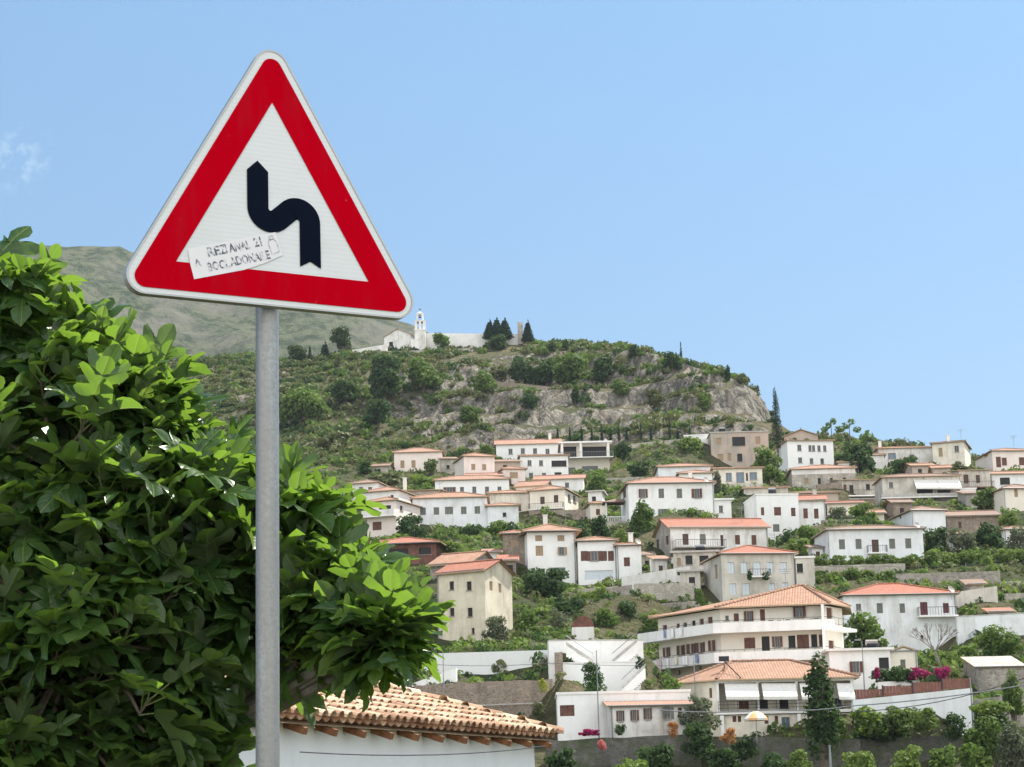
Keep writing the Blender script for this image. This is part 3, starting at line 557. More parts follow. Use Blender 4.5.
H['G'] = house('big pale blue house with a red and ochre roof and a red balcony door', (843, 596.3), 955.5, 655, 240, 3, 10, 'bluewhite', ('hip', 20, 'roofred'), [(858.6, 607, 5, 6.5, 'o'), (879.8, 608.2, 6, 10, 'g'), (902.3, 608.2, 5.5, 9.5, 'g'), (924, 608.5, 7.5, 13, 'r'), (946, 608, 6, 10, 'r'), (922, 637, 3, 4, 'D')])
balcony(H['G'], 917, 956, 616, 1.1, .9, rail='iron')
H['I'] = house('small flat-roofed white house with one brown-shuttered window beside the large balcony building', (829, 651), 890, 700, 205, -2, 8, 'white', ('flat', 0, 'concw'), [(856.2, 667, 7, 11.5, 'O'), (884, 663, 10, 11, 'D')], oh=.35)
H['J'] = house('tiny cream cottage with a white gable edge behind the flowers', (890, 652.5), 917, 680, 207, -8, 5, 'cream', ('gablef', 22, 'concw'), [(903, 664, 5, 9, 'g')], name='cottage', cat='cottage', oh=.15)

# smaller buildings and additions filling the gaps
for a in [('grey stone lean-to joined to the right of the highest white house', (441, 459), 456, 476, 428, 6, 5, 'stonelt', ('shed', 14, 'roofold'), [(448, 467, 3, 4, 'D')]),
          ('narrow white house tucked behind the long low white house', (467, 476.5), 502, 484, 396, 0, 6, 'white2', ('gable', 18, 'roofpink'), []),
          ('brown-roofed store between the pink house and the loggia house', (495, 462), 520, 474, 412, 4, 6, 'tan', ('shed', 14, 'roofold'), [(505, 467, 4, 4, 'D')]),
          ('white side terrace block right of the cream corner house', (588, 492), 602, 514, 362, -8, 5, 'white2', ('flat', 0, 'conc'), [(594, 501, 4, 9, 'D')]),
          ('white two-storey wing at the lower right of the large white house', (714, 500), 731, 536, 332, 4, 5, 'white', ('flat', 0, 'concw'), [(721, 509, 4, 7, 'o'), (722, 524, 4, 7, 's')]),
          ('small cream ruin with an arch between the grey outbuilding and the stone wall', (680, 572), 700, 592, 268, -6, 3, 'greycream', ('flat', 0, 'conc'), [(692, 581, 6, 8, 'D')]),
          ('small stone store below the stilt house on the right slope', (965, 494), 984, 509, 344, 2, 5, 'stonelt', ('shed', 14, 'roofold'), [(974, 502, 4, 5, 'k')]),
          ('brown-roofed cabin between the awning house and the small hipped roof house', (893, 503), 912, 519, 338, 4, 5, 'stonebr', ('gable', 18, 'roofold'), [(902, 511, 4, 6, 'D')]),
          ('pale cottage behind the big dark tree on the upper right slope', (862, 456), 884, 470, 425, -4, 7, 'white2', ('hip', 16, 'roof'), [(872, 462, 4, 5, 'o')]),
          ('small white house above the yellow-green tree on the upper slope', (768, 454), 786, 470, 420, 4, 6, 'white', ('hip', 16, 'roofpink'), [(776, 461, 3.5, 5, 'o')]),
          ('low stone shed right of the road wall below the cliff', (655, 451), 673, 461, 440, 0, 5, 'stonelt', ('shed', 12, 'roofold'), [(664, 456, 3, 4, 'D')]),
          ('cream house half hidden above the small canopy terrace', (590, 504), 606, 522, 348, 6, 5, 'cream', ('hip', 16, 'roof'), [(598, 512, 4, 6, 's')]),
          ('small pale house in the trees right of the red-roofed tan wall', (866, 514), 884, 528, 330, -2, 5, 'cream', ('gable', 18, 'roofpink'), [(875, 520, 4, 5, 'k')]),
          ('white shed with a brown door at the left end of the vine trellis', (812, 548), 824, 562, 284, 0, 4, 'white2', ('shed', 12, 'roofold'), [(818, 555, 4, 7, 'k')]),
          ('narrow white stair house in front of the red-gabled stone flank', (655, 560), 668, 582, 279, 6, 4, 'white2', ('shed', 14, 'roof'), [(661, 569, 4, 7, 'k')]),
          ('low stone store with a dark door left of the red-gabled house', (640, 556), 653, 569, 290, 0, 4, 'stonelt', ('shed', 14, 'roofold'), [(647, 563, 4, 5, 'D')]),
          ('small white house above the grey stone house with the pale band', (838, 463), 858, 474, 400, -2, 6, 'white2', ('hip', 16, 'roofpink'), [(848, 469, 4, 4, 'o')]),
          ('low tan house with a faded roof behind the awning house', (912, 466), 934, 476, 388, 2, 6, 'tan', ('gable', 16, 'roof'), [(920, 471, 4, 4, 'D')]),
          ('white house with a faded roof between the two big dark trees on the right slope', (950, 535), 970, 551, 300, -3, 5, 'white2', ('hip', 16, 'roof'), [(957, 543, 4, 6, 's')]),
          ('small white house at the right edge above the vine terrace', (1004, 530), 1030, 546, 302, 3, 6, 'white', ('hip', 16, 'roofpink'), [(1012, 538, 4, 6, 's')]),
          ('stone field hut on the terrace right of the pale blue house', (968, 585), 984, 598, 250, -4, 4, 'stonelt', ('shed', 14, 'roofold'), [(976, 592, 4, 6, 'k')]),
          ('low white outhouse behind the white retaining wall', (484, 553), 500, 566, 286, 0, 4, 'white2', ('shed', 14, 'roofpink'), [(491, 559, 3, 5, 'D')])]:
    house(*a, name='outbuilding' if 'house' not in a[0].split(' between')[0].split(' behind')[0] else 'house', cat='building')
def tank(label, px, py, D):
    c = at(px, py, D); root = empty('roof_tank', c, label, 'water tank', 'water tanks on the village roofs'); m = MB(); m.tube([c + np.array([-.55, 0, .75]), c + np.array([.55, 0, .75])], .27, 10); m.build('drum', M['frame'] if len(label) % 2 else M['metal'], root)
    m = MB()
    for sx in (-.4, .4): m.box(c + np.array([sx, 0, .25]), (.03, 0, 0), (0, .2, 0), (0, 0, .26))
    m.box(c + np.array([0, -.5, .3]), (.6, 0, 0), (0, .45, -.28), (0, .015, .02)); m.build('stand', M['iron'], root)
def dish(label, px, py, D):
    c = at(px, py, D); root = empty('satellite_dish', c, label, 'satellite dish', 'satellite dishes on the village houses'); m = MB(); m.tube([c - UPV * .6, c + UPV * .35], .03, 5); m.build('mast', M['metal'], root); m = MB(); ctr = c + UPV * .5; n = unit([.5, -.7, .5]); a = unit(np.cross(n, UPV)); b = np.cross(a, n); k = 10
    for i in range(k):
        t0, t1 = 2 * math.pi * i / k, 2 * math.pi * (i + 1) / k; P = lambda t, r_: ctr + (a * math.cos(t) + b * math.sin(t)) * r_ + n * (r_ * r_ * .5)
        m.face([ctr, P(t0, .22), P(t1, .22)]); m.face([P(t0, .22), P(t0, .45), P(t1, .45), P(t1, .22)])
    m.build('reflector', M['frame'], root)
def aerial(label, px, py, D, hh=2.2):
    c = at(px, py, D); m = MB(); m.tube([c - UPV * .8, c + UPV * hh], .03, 5)
    for i, w_ in enumerate((.7, .55, .4)): m.box(c + UPV * (hh - .12 - .22 * i), (w_, 0, 0), (0, .02, 0), (0, 0, .02))
    tag(m.build('roof_aerial', M['metal']), label, 'aerial', 'aerials on the village roofs')
tank('water tank on the flat roof of the stepped white house', 772, 494.5, 333); tank('water tank on the flat roof of the tan house', 722, 432.5, 428); tank('water tank on the small flat-roofed white house', 872, 650.5, 207); tank('water tank on the grey outbuilding below the red gable', 700, 552.5, 277.5)
dish('satellite dish at the roof edge of the large white house', 706, 483, 329); dish('satellite dish on the wide white shuttered house', 917, 529, 281.5); dish('satellite dish on the low white house with the chimney', 638, 545.5, 281.5); dish('satellite dish beside the veranda building roof', 606, 443, 429); dish('satellite dish on the big pale blue house', 951, 594, 239)
aerial('thin aerial on the cream skyline house', 961, 440, 428); aerial('thin aerial above the long five-window house', 440, 494, 355); aerial('thin aerial on the tall white house', 566, 528, 286); aerial('thin aerial above the roof of the big balcony building', 786, 590, 219); aerial('thin aerial on the pale stone house roof', 775, 551, 265); aerial('thin aerial at the right skyline house', 1014, 447, 394); aerial('thin aerial on the long bright red gabled roof', 742, 522, 296)

# ------------------------------------------------------------------ the large balcony building
def polybuilding():
    D0 = 212.0
    Cc = at(720, 609.5, D0); zE = Cc[2]
    def endp(P, px, yaw, sgn=1):
        u = np.array([math.cos(yaw), math.sin(yaw), 0]) * sgn; lo, hi = 0., 60.
        for _ in range(50):
            m = (lo + hi) / 2; Q = P + u * m; c = 512 + FPX * (Q @ cr) / (Q @ fw)
            if (c < px) == (sgn > 0): lo = m
            else: hi = m
        return P + u * lo
    Lf = endp(Cc, 658, R_(-57), -1); Rr = endp(Cc, 824, R_(-9)); Ee = Rr + np.array([math.cos(R_(58)), math.sin(R_(58)), 0]) * 4.2
    Eb = Ee + np.array([.12, .99, 0]) * 7; Lb = Lf + np.array([.6, .8, 0]) * 7
    z2 = at(770, 631.5, D0)[2]; z1 = at(770, 661.0, D0)[2]; zb = at(770, 700, D0)[2]
    root = empty('hotel_building', ((Lf + Rr) / 2) * np.array([1, 1, 0]) + UPV * zb, 'large white building with two wraparound balconies, brown shutters and a terracotta roof', 'building')
    mb = MB(); wl = [(664.7, 628, 4.5, 6, 's'), (678, 626, 3.5, 5, 's'), (685, 625.5, 4, 6, 'o'), (693.5, 624, 4, 7, 'D'), (701.5, 622, 4.5, 6.5, 's'), (710, 620.3, 5, 7, 's'),
        (667, 652, 3.5, 9.5, 'O'), (682.3, 650, 5, 10, 'O'), (692, 648.5, 4, 10, 'O'), (701, 647.3, 4, 10, 'O'), (713, 645.3, 4, 10.5, 'O'), (679, 672, 3, 4, 'o'), (700, 668, 3, 4, 'o')]
    wr = [(727, 618, 3.5, 5, 'o'), (736.3, 617.4, 5, 8, 's'), (749.2, 616.2, 5, 10.5, 'O'), (762.5, 615, 5, 11.5, 's'), (799, 611.4, 7, 12, 'O'),
        (749.7, 643, 11, 11, 's'), (765.7, 643.5, 8, 14.5, 'D'), (777.3, 641.7, 5, 11, 'O'), (791.9, 641.7, 7, 12.5, 'D'), (803, 641.5, 12, 14, 's'), (814.2, 640.5, 6, 12.5, 'D'), (820.8, 640.5, 3.5, 12, 's'), (812, 664, 7, 5, 'D'), (803, 664.5, 6, 5, 's')]
    we = [(829.7, 615, 6, 14.5, 's'), (831.5, 645.5, 5.5, 10, 's')]
    putwins(mb, root, Lf, Cc, zb, zE, wl); putwins(mb, root, Cc, Rr, zb, zE, wr); putwins(mb, root, Rr, Ee, zb, zE, we)
    for a, b in ((Ee, Eb), (Eb, Lb), (Lb, Lf)): wallpanel(mb, a, b, zb, zE, [])
    mb.build('wall', M['hotelw'], root)
    # white end pier at the right corner
    pb = MB(); un = unit(Rr - Cc); nn = np.array([un[1], -un[0], 0]); pb.box((Rr - un * .15 + nn * .78) * np.array([1, 1, 0]) + UPV * ((zE + zb) / 2), un * .12, nn * .76, UPV * (zE - zb) / 2); pb.build('pier', M['white'], root)
    # balconies follow the facade: wrap left, left wing, right wing, right flank
    def offs(d, ext_l=0, ext_r=0):
        pts = [Lf, Cc, Rr, Ee]; ns = []
        for a, b in zip(pts, pts[1:]): uu = unit(b - a); ns.append(np.array([uu[1], -uu[0], 0]))
        ul = unit(Cc - Lf)
        out = [Lf + ns[0] * d - ul * ext_l]
        for i in (1, 2):
            bi = ns[i - 1] + ns[i]; bi = bi / (1 + ns[i - 1] @ ns[i]); out.append(pts[i] + bi * d)
        out.append(Ee + ns[2] * d)
        return out
    for z, nm in ((z2, 'balcony'), (z1, 'balcony')):
        o0, o1 = offs(-.05, 1.6), offs(1.45, 1.6); inn = offs(1.31, 1.6)
        o0[0] = Lf - unit(Cc - Lf) * 1.6; sb = MB(); rb = MB()
        S = lambda p, k: np.array([p[0], p[1], z + k])
        for i in range(3):
            if i == 2: 
                ph = .12
            else: ph = .82
            sb.face([S(o1[i], -.14), S(o1[i + 1], -.14), S(o1[i + 1], 0), S(o1[i], 0)]); sb.face([S(o0[i], 0), S(o1[i], 0), S(o1[i + 1], 0), S(o0[i + 1], 0)]); sb.face([S(o1[i], -.14), S(o0[i], -.14), S(o0[i + 1], -.14), S(o1[i + 1], -.14)])
            e = [x + (x - y) * .02 for x, y in zip(o1, inn)]
            rb.face([S(e[i], -.16), S(e[i + 1], -.16), S(e[i + 1], ph), S(e[i], ph)]); rb.face([S(inn[i], ph), S(e[i], ph), S(e[i + 1], ph), S(inn[i + 1], ph)]); rb.face([S(inn[i + 1], .01), S(inn[i], .01), S(inn[i], ph), S(inn[i + 1], ph)])
        rb.face([S(o0[0], -.16), S(o1[0], -.16), S(o1[0], .82), S(o0[0], .82)]); rb.face([S(o1[3], -.16), S(o0[3], -.16), S(o0[3], .12), S(o1[3], .12)])
        bo = sb.build(nm, M['concw'], root); rb.build('parapet', M['white'], bo)
        ir = MB(); rpt = [(o1[i] + inn[i]) / 2 for i in range(4)]
        for i in range(3):
            hb = (.82 if i < 2 else .12); ir.tube([S(rpt[i], hb + .22), S(rpt[i + 1], hb + .22)], .022, 5)
            ln = np.linalg.norm(rpt[i + 1] - rpt[i]); k = int(ln / .9)
            for j in range(k + 1):
                p = rpt[i] + (rpt[i + 1] - rpt[i]) * j / max(1, k); ir.tube([S(p, hb), S(p, hb + .22 + (0 if i < 2 else .6))], .015, 4)
            if i == 2: ir.tube([S(rpt[i], .95), S(rpt[i + 1], .95)], .022, 5)
        ir.build('railing', M['iron'], bo)
    # roof
    e = [p + UPV * .14 for p in offs(.9, .5)]
    e.append((Eb + np.array([1.2, 0, .14]))); e.append(Lb + np.array([-1.0, .9, .14])); 
    for p in e: p[2] = zE + .14
    A_ = at(694, 611.0, 221.5); B_ = at(802, 585, 216.5)
    rf = MB()
    rooface(rf, [e[0], e[1], B_, A_]); rooface(rf, [e[1], e[2], B_]); rooface(rf, [e[2], e[3], B_]); rooface(rf, [e[3], e[4], B_]); rooface(rf, [e[4], e[5], A_, B_]); rooface(rf, [e[5], e[0], A_])
    for a, b in ((A_, B_), (e[1], B_), (e[2], B_), (e[3], B_), (e[0], A_)): caps(rf, a, b, .16)
    rf.build('roof', [M['roof'], M['tanw']], root)
    for p, hh in ((Rr, 0), (Cc, 0)): ANCH.append((p[0], p[1] - 4, zb + .3))
    ANCH.append((Lf[0], Lf[1] - 4, zb)); ANCH.append((Eb[0], Eb[1], zb + 5)); ANCH.append((Lb[0], Lb[1], zb + 5))
    return dict(L=Lf, C=Cc, R=Rr, z1=z1, z2=z2, offs=offs)
HT = polybuilding()

# balcony furniture and washing: things of their own
def chair(P, face, label, mat='iron', group='chairs on the top balcony'):
    root = empty('balcony_chair', P, label, 'chair', group); P = np.array(P, float); f = np.array([math.cos(face), math.sin(face), 0]); s = np.array([-f[1], f[0], 0])
    a = MB(); a.box(P + UPV * .44, f * .22, s * .22, UPV * .02); a.build('seat', M[mat], root)
    a = MB(); a.box(P - f * .22 + UPV * .70, f * .02, s * .22, UPV * .24); a.build('backrest', M[mat], root)
    for i in (-1, 1):
        for j in (-1, 1):
            a = MB(); a.box(P + f * .19 * i + s * .19 * j + UPV * .215, f * .02, s * .02, UPV * .21); a.build('leg', M[mat], root)
unr = unit(HT['R'] - HT['C']); nr = np.array([unr[1], -unr[0], 0])
for k, (px, lab) in enumerate(((771, 'dark balcony chair nearest the brown door on the upper balcony'), (778, 'dark balcony chair between two others on the upper balcony'), (788, 'dark balcony chair left of the shuttered window on the upper balcony'), (810.5, 'dark balcony chair right of the shuttered window on the upper balcony'), (817, 'dark balcony chair closest to the right corner of the upper balcony'))):
    p = hit(px, 620, HT['C'], HT['R']) + nr * .62; p[2] = HT['z2'] + .02; chair(p, math.atan2(-nr[1], -nr[0]) + (k % 2) * 2.6, lab)
def washing(P, Q, z, items, label):
    root = empty('washing_line', (P + Q) / 2 * np.array([1, 1, 0]) + UPV * z, label, 'washing line'); mb = MB(); mb.tube([P * np.array([1, 1, 0]) + UPV * z, Q * np.array([1, 1, 0]) + UPV * z], .012, 4); mb.build('line', M['cable'], root)
    d = Q - P; d[2] = 0; u = unit(d); n = np.array([u[1], -u[0], 0])
    for t, w_, h_, m in items:
        c = MB(); k = 6
        for i in range(k):
            a0, a1 = -w_ / 2 + w_ * i / k, -w_ / 2 + w_ * (i + 1) / k; o = lambda a: P * np.array([1, 1, 0]) + d * t + u * a + n * (.04 * math.sin(a * 14 + t * 20)) + UPV * z
            for q_ in (0, 1):
                off = n * (.02 * (1 - 2 * q_)); c.face([o(a0) + off - UPV * h_, o(a1) + off - UPV * h_, o(a1) + off * .3, o(a0) + off * .3])
        c.build('cloth', M[m], root)
M['lilac'] = plain('lilac_cloth', (.55, .52, .66), .9, .05); M['sheet'] = plain('white_sheet', (.78, .78, .79), .9, .04); M['pinkcl'] = plain('pink_cloth', (.62, .5, .52), .9, .05); M['bluecl'] = plain('grey_blue_cloth', (.2, .25, .4), .9, .1); M['yell'] = plain('cream_cloth', (.72, .68, .5), .9, .05)
o = HT['offs'](1.62, 1.0)
washing(o[0], o[1], HT['z1'] + .85, [(.12, .9, 1.4, 'lilac'), (.26, .6, 1.2, 'pinkcl'), (.37, .45, 1.1, 'sheet'), (.5, .35, .7, 'yell'), (.62, .7, .9, 'sheet'), (.78, .5, .8, 'bluecl')], 'washing line hung with lilac, white and pink sheets on the lower balcony')
washing(o[0], o[1], HT['z2'] + .85, [(.35, .35, .8, 'bluecl'), (.46, .6, .9, 'sheet'), (.58, .5, .8, 'sheet')], 'washing line with white shirts on the upper balcony')

# ------------------------------------------------------------------ awning building in front
def awning_building():
    D0 = 196.0; C0 = at(717, 681.5, D0); zE = C0[2]; Rr = rightend(C0, 853, R_(1)); ul = np.array([math.cos(R_(-48)), math.sin(R_(-48)), 0]); Lf = C0 - ul * 4.6
    zM = at(780, 712, D0)[2]; zb = at(780, 738, D0)[2]; Bk = np.array([0, 8.5, 0])
    root = empty('awning_building', (C0 + Rr) / 2 * np.array([1, 1, 0]) + UPV * zb, 'two-storey white building with white awnings and a tiled hip roof above the lowest stone wall', 'building')
    # recessed storey walls behind the terrace
    rec = np.array([0, 1.8, 0]); mb = MB()
    putwins(mb, root, C0 + rec, Rr + rec, zM, zE, [(762, 704, 12, 9, 'D'), (784, 703, 9, 11, 'D'), (744, 705, 10, 8, 's'), (815, 703, 10, 10, 'D'), (838, 703, 8, 10, 'o')])
    putwins(mb, root, C0, Rr, zb - 4, zM - .2, [(734.5, 719, 4, 6, 's'), (739.5, 719, 3.5, 6, 's'), (766.5, 720, 4, 7.5, 's'), (776.5, 720, 3.5, 8, 's'), (786, 726.5, 8.5, 19, 'B'), (804.5, 724.5, 5, 11, 'D'), (812, 724, 7, 10, 'D')])
    putwins(mb, root, Lf, C0, zb - 4, zE, [(710.5, 693, 3, 10, 's')])
    wallpanel(mb, Rr, Rr + Bk, zb - 4, zE, []); wallpanel(mb, Rr + Bk, Lf + Bk, zb - 4, zE, []); wallpanel(mb, Lf + Bk, Lf, zb - 4, zE, [])
    mb.build('wall', M['cream'], root)
    sb = MB(); c = (C0 + Rr) / 2; uu = unit(Rr - C0); sb.box(c * np.array([1, 1, 0]) + UPV * zM + np.array([0, .8, 0]), uu * (np.linalg.norm(Rr - C0) / 2 + .2), (0, 1.15, 0), UPV * .13); tr = sb.build('terrace_slab', M['concw'], root)
    rb = MB(); P = lambda t, k: C0 * np.array([1, 1, 0]) + uu * t + UPV * (zM + .13 + k) + np.array([0, -.2, 0]); W = np.linalg.norm(Rr - C0)
    for k in (.3, .6, .9): rb.tube([P(0, k), P(W, k)], .02, 4)
    for i in range(15): rb.tube([P(W * i / 14, 0), P(W * i / 14, .92)], .02, 4)
    rb.build('railing', M['iron'], tr)
    fs = MB(); fs.box(c * np.array([1, 1, 0]) + UPV * (zE - .02) + np.array([0, .1, 0]), uu * (W / 2 + .1), (0, .2, 0), UPV * .14); fs.build('beam', M['concw'], root)
    for px in (717.5, 757.5, 796.5, 852):
        p = hit(px, 690, C0, Rr); pb = MB(); pb.box((p[0], p[1] + .05, (zE + zM) / 2), uu * .12, (0, .12, 0), UPV * (zE - zM) / 2 * .96); pb.build('column', M['concw'], root)
    for px in (722, 799):
        p = hit(px, 725, C0, Rr); pb = MB(); pb.box((p[0], p[1] - .2, (zM + zb) / 2 - .2), uu * .16, (0, .14, 0), UPV * ((zM - zb) / 2)); pb.build('column', M['concw'], root)
    for x0, x1 in ((724, 757), (761, 795), (799, 820), (836, 852)):
        a = hit(x0, 683.5, C0, Rr) - np.array([0, .28, 0]); b = hit(x1, 683.5, C0, Rr) - np.array([0, .28, 0]); dn = np.array([0, -1.25, -1.22]); v = np.array([0, 0, -.28]); t = np.array([0, .02, -.02]); ab = MB()
        ab.face([a + dn, b + dn, b, a]); ab.face([a + t, b + t, b + dn + t, a + dn + t]); ab.face([a + dn + v, b + dn + v, b + dn, a + dn]); ao = ab.build('awning', M['canvas'], root)
        arm = MB(); 
        for q_ in (a, b): arm.tube([q_ + np.array([0, .2, -.9]), q_ + dn], .02, 4)
        arm.build('awning_arm', M['metal'], ao)
    e0 = Lf + np.array([-.75, -.5, .14]); e1 = C0 + np.array([-.1, -.6, .14]); e2 = Rr + np.array([.5, -.6, .14]); e3 = Rr + Bk + np.array([.5, .5, .14]); e4 = Lf + Bk + np.array([-.8, .5, .14])
    A_ = at(731, 661.5, D0 + 4.6); B_ = at(789, 661, D0 + 4.6); B_[2] = A_[2]
    rf = MB(); rooface(rf, [e0, e1, A_]); rooface(rf, [e1, e2, B_, A_]); rooface(rf, [e2, e3, B_]); rooface(rf, [e3, e4, A_, B_]); rooface(rf, [e4, e0, A_])
    for a, b in ((A_, B_), (e1, A_), (e2, B_), (e0, A_)): caps(rf, a, b, .16)
    rf.build('roof', [M['roof'], M['tanw']], root)
    for p in (C0, Rr): ANCH.append((p[0], p[1] + 1, zb - .3)); ANCH.append((p[0], p[1] + 9, zb + 1.5))
    # solar frame / antenna on the roof hip
    q0 = at(724, 661, D0 + 2); sp = MB(); sp.box(q0 + np.array([0, 0, .2]), (.45, 0, 0), (0, .15, 0), (0, .0, .22)); sp.tube([q0, at(741, 678, D0 - .5)], .06, 4); sp.tube([q0 - UPV * .2, q0 - UPV * 1.6], .04, 4); o_ = sp.build('roof_tank', M['iron']); tag(o_, 'dark tank and pipe on the roof hip of the awning building', 'tank')
awning_building()

# ------------------------------------------------------------------ low white terrace building and white walls behind it
H['lw'] = house('low white terrace building with one wide brown-shuttered window', (557, 694.5), 690, 742, 191, 0, 7, 'white', ('flat', 0, 'concw'), [(567.2, 710.6, 14.5, 11, 's')], name='terrace_building', cat='building', oh=.08, down=2, anchor=False)
H['pg'] = house('narrow white wing with a strip of terracotta roof and four brown-shuttered windows', (610, 707.3), 690, 733, 187.5, 3, 3.0, 'white2', ('shed', 10, 'roofpink'), [(620.6, 716, 4, 11, 'O'), (634.6, 715.3, 4, 11, 'O'), (647.5, 713.8, 4, 11.5, 'O'), (667.5, 713, 6, 12, 'P'), (680, 713, 4, 11, 's')], name='house_wing', cat='house', oh=.35, down=2, anchor=False)
stonewall('tall white terrace wall with diagonal stair rails behind the low white building', (548.6, 641), (643, 640.5), 60, 55, 206, 208, .5, 'white', name='terrace_wall', cop='conc')
stonewall('lower white step of the terrace wall with the diagonal stair rails', (549, 664), (640, 662), 40, 38, 203.5, 204.5, .5, 'white', name='terrace_wall', cop='concw')
def stairs(label, p0, p1, D0, D1, wd=1.1):
    A, B = at(p0[0], p0[1], D0), at(p1[0], p1[1], D1); root = empty('outdoor_stair', (A + B) / 2, label, 'stairs'); k = 12; mb = MB(); d = (B - A); u = unit(d * np.array([1, 1, 0]))
    for i in range(k):
        c = A + d * (i + .5) / k; mb.box(c - UPV * .5, u * (np.linalg.norm(d[:2]) / k / 2), np.array([0, -wd / 2, 0]), UPV * .5)
    mb.build('flight', M['concw'], root); r = MB(); nn = np.array([0, -wd / 2 + .05, 0])
    r.box((A + B) / 2 + nn + UPV * .2, d / 2, np.array([0, .06, 0]), UPV * .16); r.build('balustrade', M['conc'], root)
    r = MB(); r.tube([A + nn + UPV * .93, B + nn + UPV * .93], .035, 5); r.build('handrail', M['metal'], root)
stairs('outdoor stair rising to the right against the upper white wall', (612, 664), (637, 643), 204.8, 205.5)
stairs('outdoor stair rising to the left against the upper white wall', (593, 664), (566, 646), 204.8, 205.2)
stairs('outdoor stair rising to the right beneath the big balcony building', (622, 690), (645, 668), 200, 201)
stonewall('white retaining wall with a slanting top left of the terrace wall', (414, 654), (549, 650), 34, 30, 224, 214, .5, 'white', name='retaining_wall', anchor=True)
stonewall('low white wall end beside the fig leaves', (405, 686), (456, 668), 20, 20, 208, 207, .5, 'white', name='retaining_wall')
stonewall('big brown stone retaining wall with a pale seam across it', (391, 686), (552, 679), 42, 50, 203, 199, .6, 'stonebr', name='retaining_wall')
A, B = at(464, 706, 201), at(552, 702.5, 198.6); mb = MB(); mb.box((A + B) / 2 - np.array([0, .12, 0]), (B - A) / 2, (0, .05, 0), (0, 0, .05)); tag(mb.build('concrete_band', M['conc']), 'thin pale concrete band running along the brown stone wall', 'band')
stonewall('narrow brown stone pier at the left end of the white terrace wall', (554.5, 652), (562.5, 652), 24, 24, 202.6, 202.6, .5, 'stonebr', name='stone_pier', cat='pier')
stonewall('mossy grey stone wall along the bottom below the buildings', (546, 741), (700, 733), 40, 45, 186, 187, .8, 'stonedk', name='retaining_wall')
stonewall('mossy grey stone wall under the awning building', (700, 736), (860, 738), 45, 45, 188, 189, .8, 'stonedk', name='retaining_wall')
stonewall('pale blue-grey garden wall below the reddish fence', (853, 700), (972, 688), 50, 50, 194, 194, .5, 'bluewhite', name='garden_wall')
stonewall('dark grey stone wall at the foot of the pale blue-grey garden wall', (846, 739), (970, 735), 40, 40, 190, 190, .6, 'stonedk', name='stone_wall')
stonewall('dark grey wall right of the garden wall with a black opening', (971, 700), (1030, 692), 60, 60, 197, 198, .5, 'stone', name='garden_wall')
def fence(label, p0, p1, h, D0, D1, mat='fence'):
    A, B = at(p0[0], p0[1], D0), at(p1[0], p1[1], D1); hh = h * mpp(D0); d = B - A; k = 4; root = empty('panel_fence', (A + B) / 2 - UPV * hh, label, 'fence')
    for i in range(k):
        a, b = A + d * i / k, A + d * (i + 1) / k; c = (a + b) / 2; z = max(a[2], b[2]) - .1; m = MB(); n_ = 9
        for j in range(n_):
            q_ = a + (b - a) * (j + .5) / n_; m.box((q_[0], q_[1], z - hh / 2), (b - a) * np.array([1, 1, 0]) / n_ / 2 * .92, (0, .03, 0), (0, 0, hh / 2))
        m.build('panel', M[mat], root); m = MB(); m.box((a[0], a[1] - .02, z - hh / 2), (.06, 0, 0), (0, .06, 0), (0, 0, hh / 2 + .08)); m.build('post', M['iron'], root)
fence('reddish brown panel fence stepping up to the right below the flowers', (853, 691.5), (971, 677), 10, 195.5, 195.5)
stonewall('white garden kerb above the reddish fence', (878, 682), (920, 680), 10, 10, 198, 198, .4, 'white', name='garden_wall')
house('small grey stone hut with a flat lichen-covered stone roof', (976, 668), 1024, 692, 206, 2, 5, 'stone', ('shed', 16, 'stonelt'), [], name='stone_hut', cat='hut', oh=.2)
stonewall('pale green-blue garden wall right of the big pale blue house', (956.5, 617), (1034, 613), 28, 28, 239, 240, .5, 'bluewhite', name='garden_wall', cop='conc')
house('tiny tiled kennel roof on the garden wall terrace', (990, 612.5), 1012, 618, 242, 0, 2.5, 'stone', ('shed', 14, 'roofred'), [], name='outbuilding', cat='outbuilding', anchor=False)
stonewall('old grey plaster wall with a railing above the garden wall', (956, 592), (997, 586), 22, 24, 247, 248, .5, 'greycream', name='stone_wall')
stonewall('dark terrace wall of dry stone below the vine trellis', (896, 574), (1000, 571), 14, 14, 262, 264, .6, 'stone', name='stone_wall')
stonewall('upper dry stone terrace wall at the right edge', (1000, 582), (1034, 580), 8, 8, 262, 262, .6, 'stonelt', name='stone_wall')
stonewall('lower dry stone terrace wall at the right edge', (1004, 594), (1034, 592), 8, 8, 255, 255, .6, 'stonelt', name='stone_wall')
stonewall('weathered plaster wall below the vine trellis beside the pale stone house', (812, 566), (905, 563), 12, 12, 272, 272, .5, 'stonelt', name='stone_wall')
stonewall('weathered white yard wall under the low white house with the chimney', (622, 577), (690, 566), 24, 18, 272, 274, .5, 'white2', name='yard_wall')
stonewall('long stained grey wall below the grey outbuilding', (634, 583), (694, 583), 24, 26, 264, 264, .6, 'stonelt', name='stone_wall')
stonewall('lowest dark stone wall between the shrubs and the balcony building', (652, 604), (700, 600), 16, 16, 254, 254, .6, 'stone', name='stone_wall')
stonewall('slanting stone wall left of the stained grey wall', (598, 590), (632, 584), 20, 26, 262, 262, .6, 'stone', name='stone_wall')
stonewall('beige road wall above the upper trees', (628, 444), (686, 438.5), 7, 6, 436, 436, .5, 'stonelt', name='road_wall')
house('low white flat building at the end of the beige road wall', (684, 436), 708, 442, 432, -6, 6, 'white', ('flat', 0, 'concw'), [], name='outbuilding', cat='outbuilding', oh=.1)
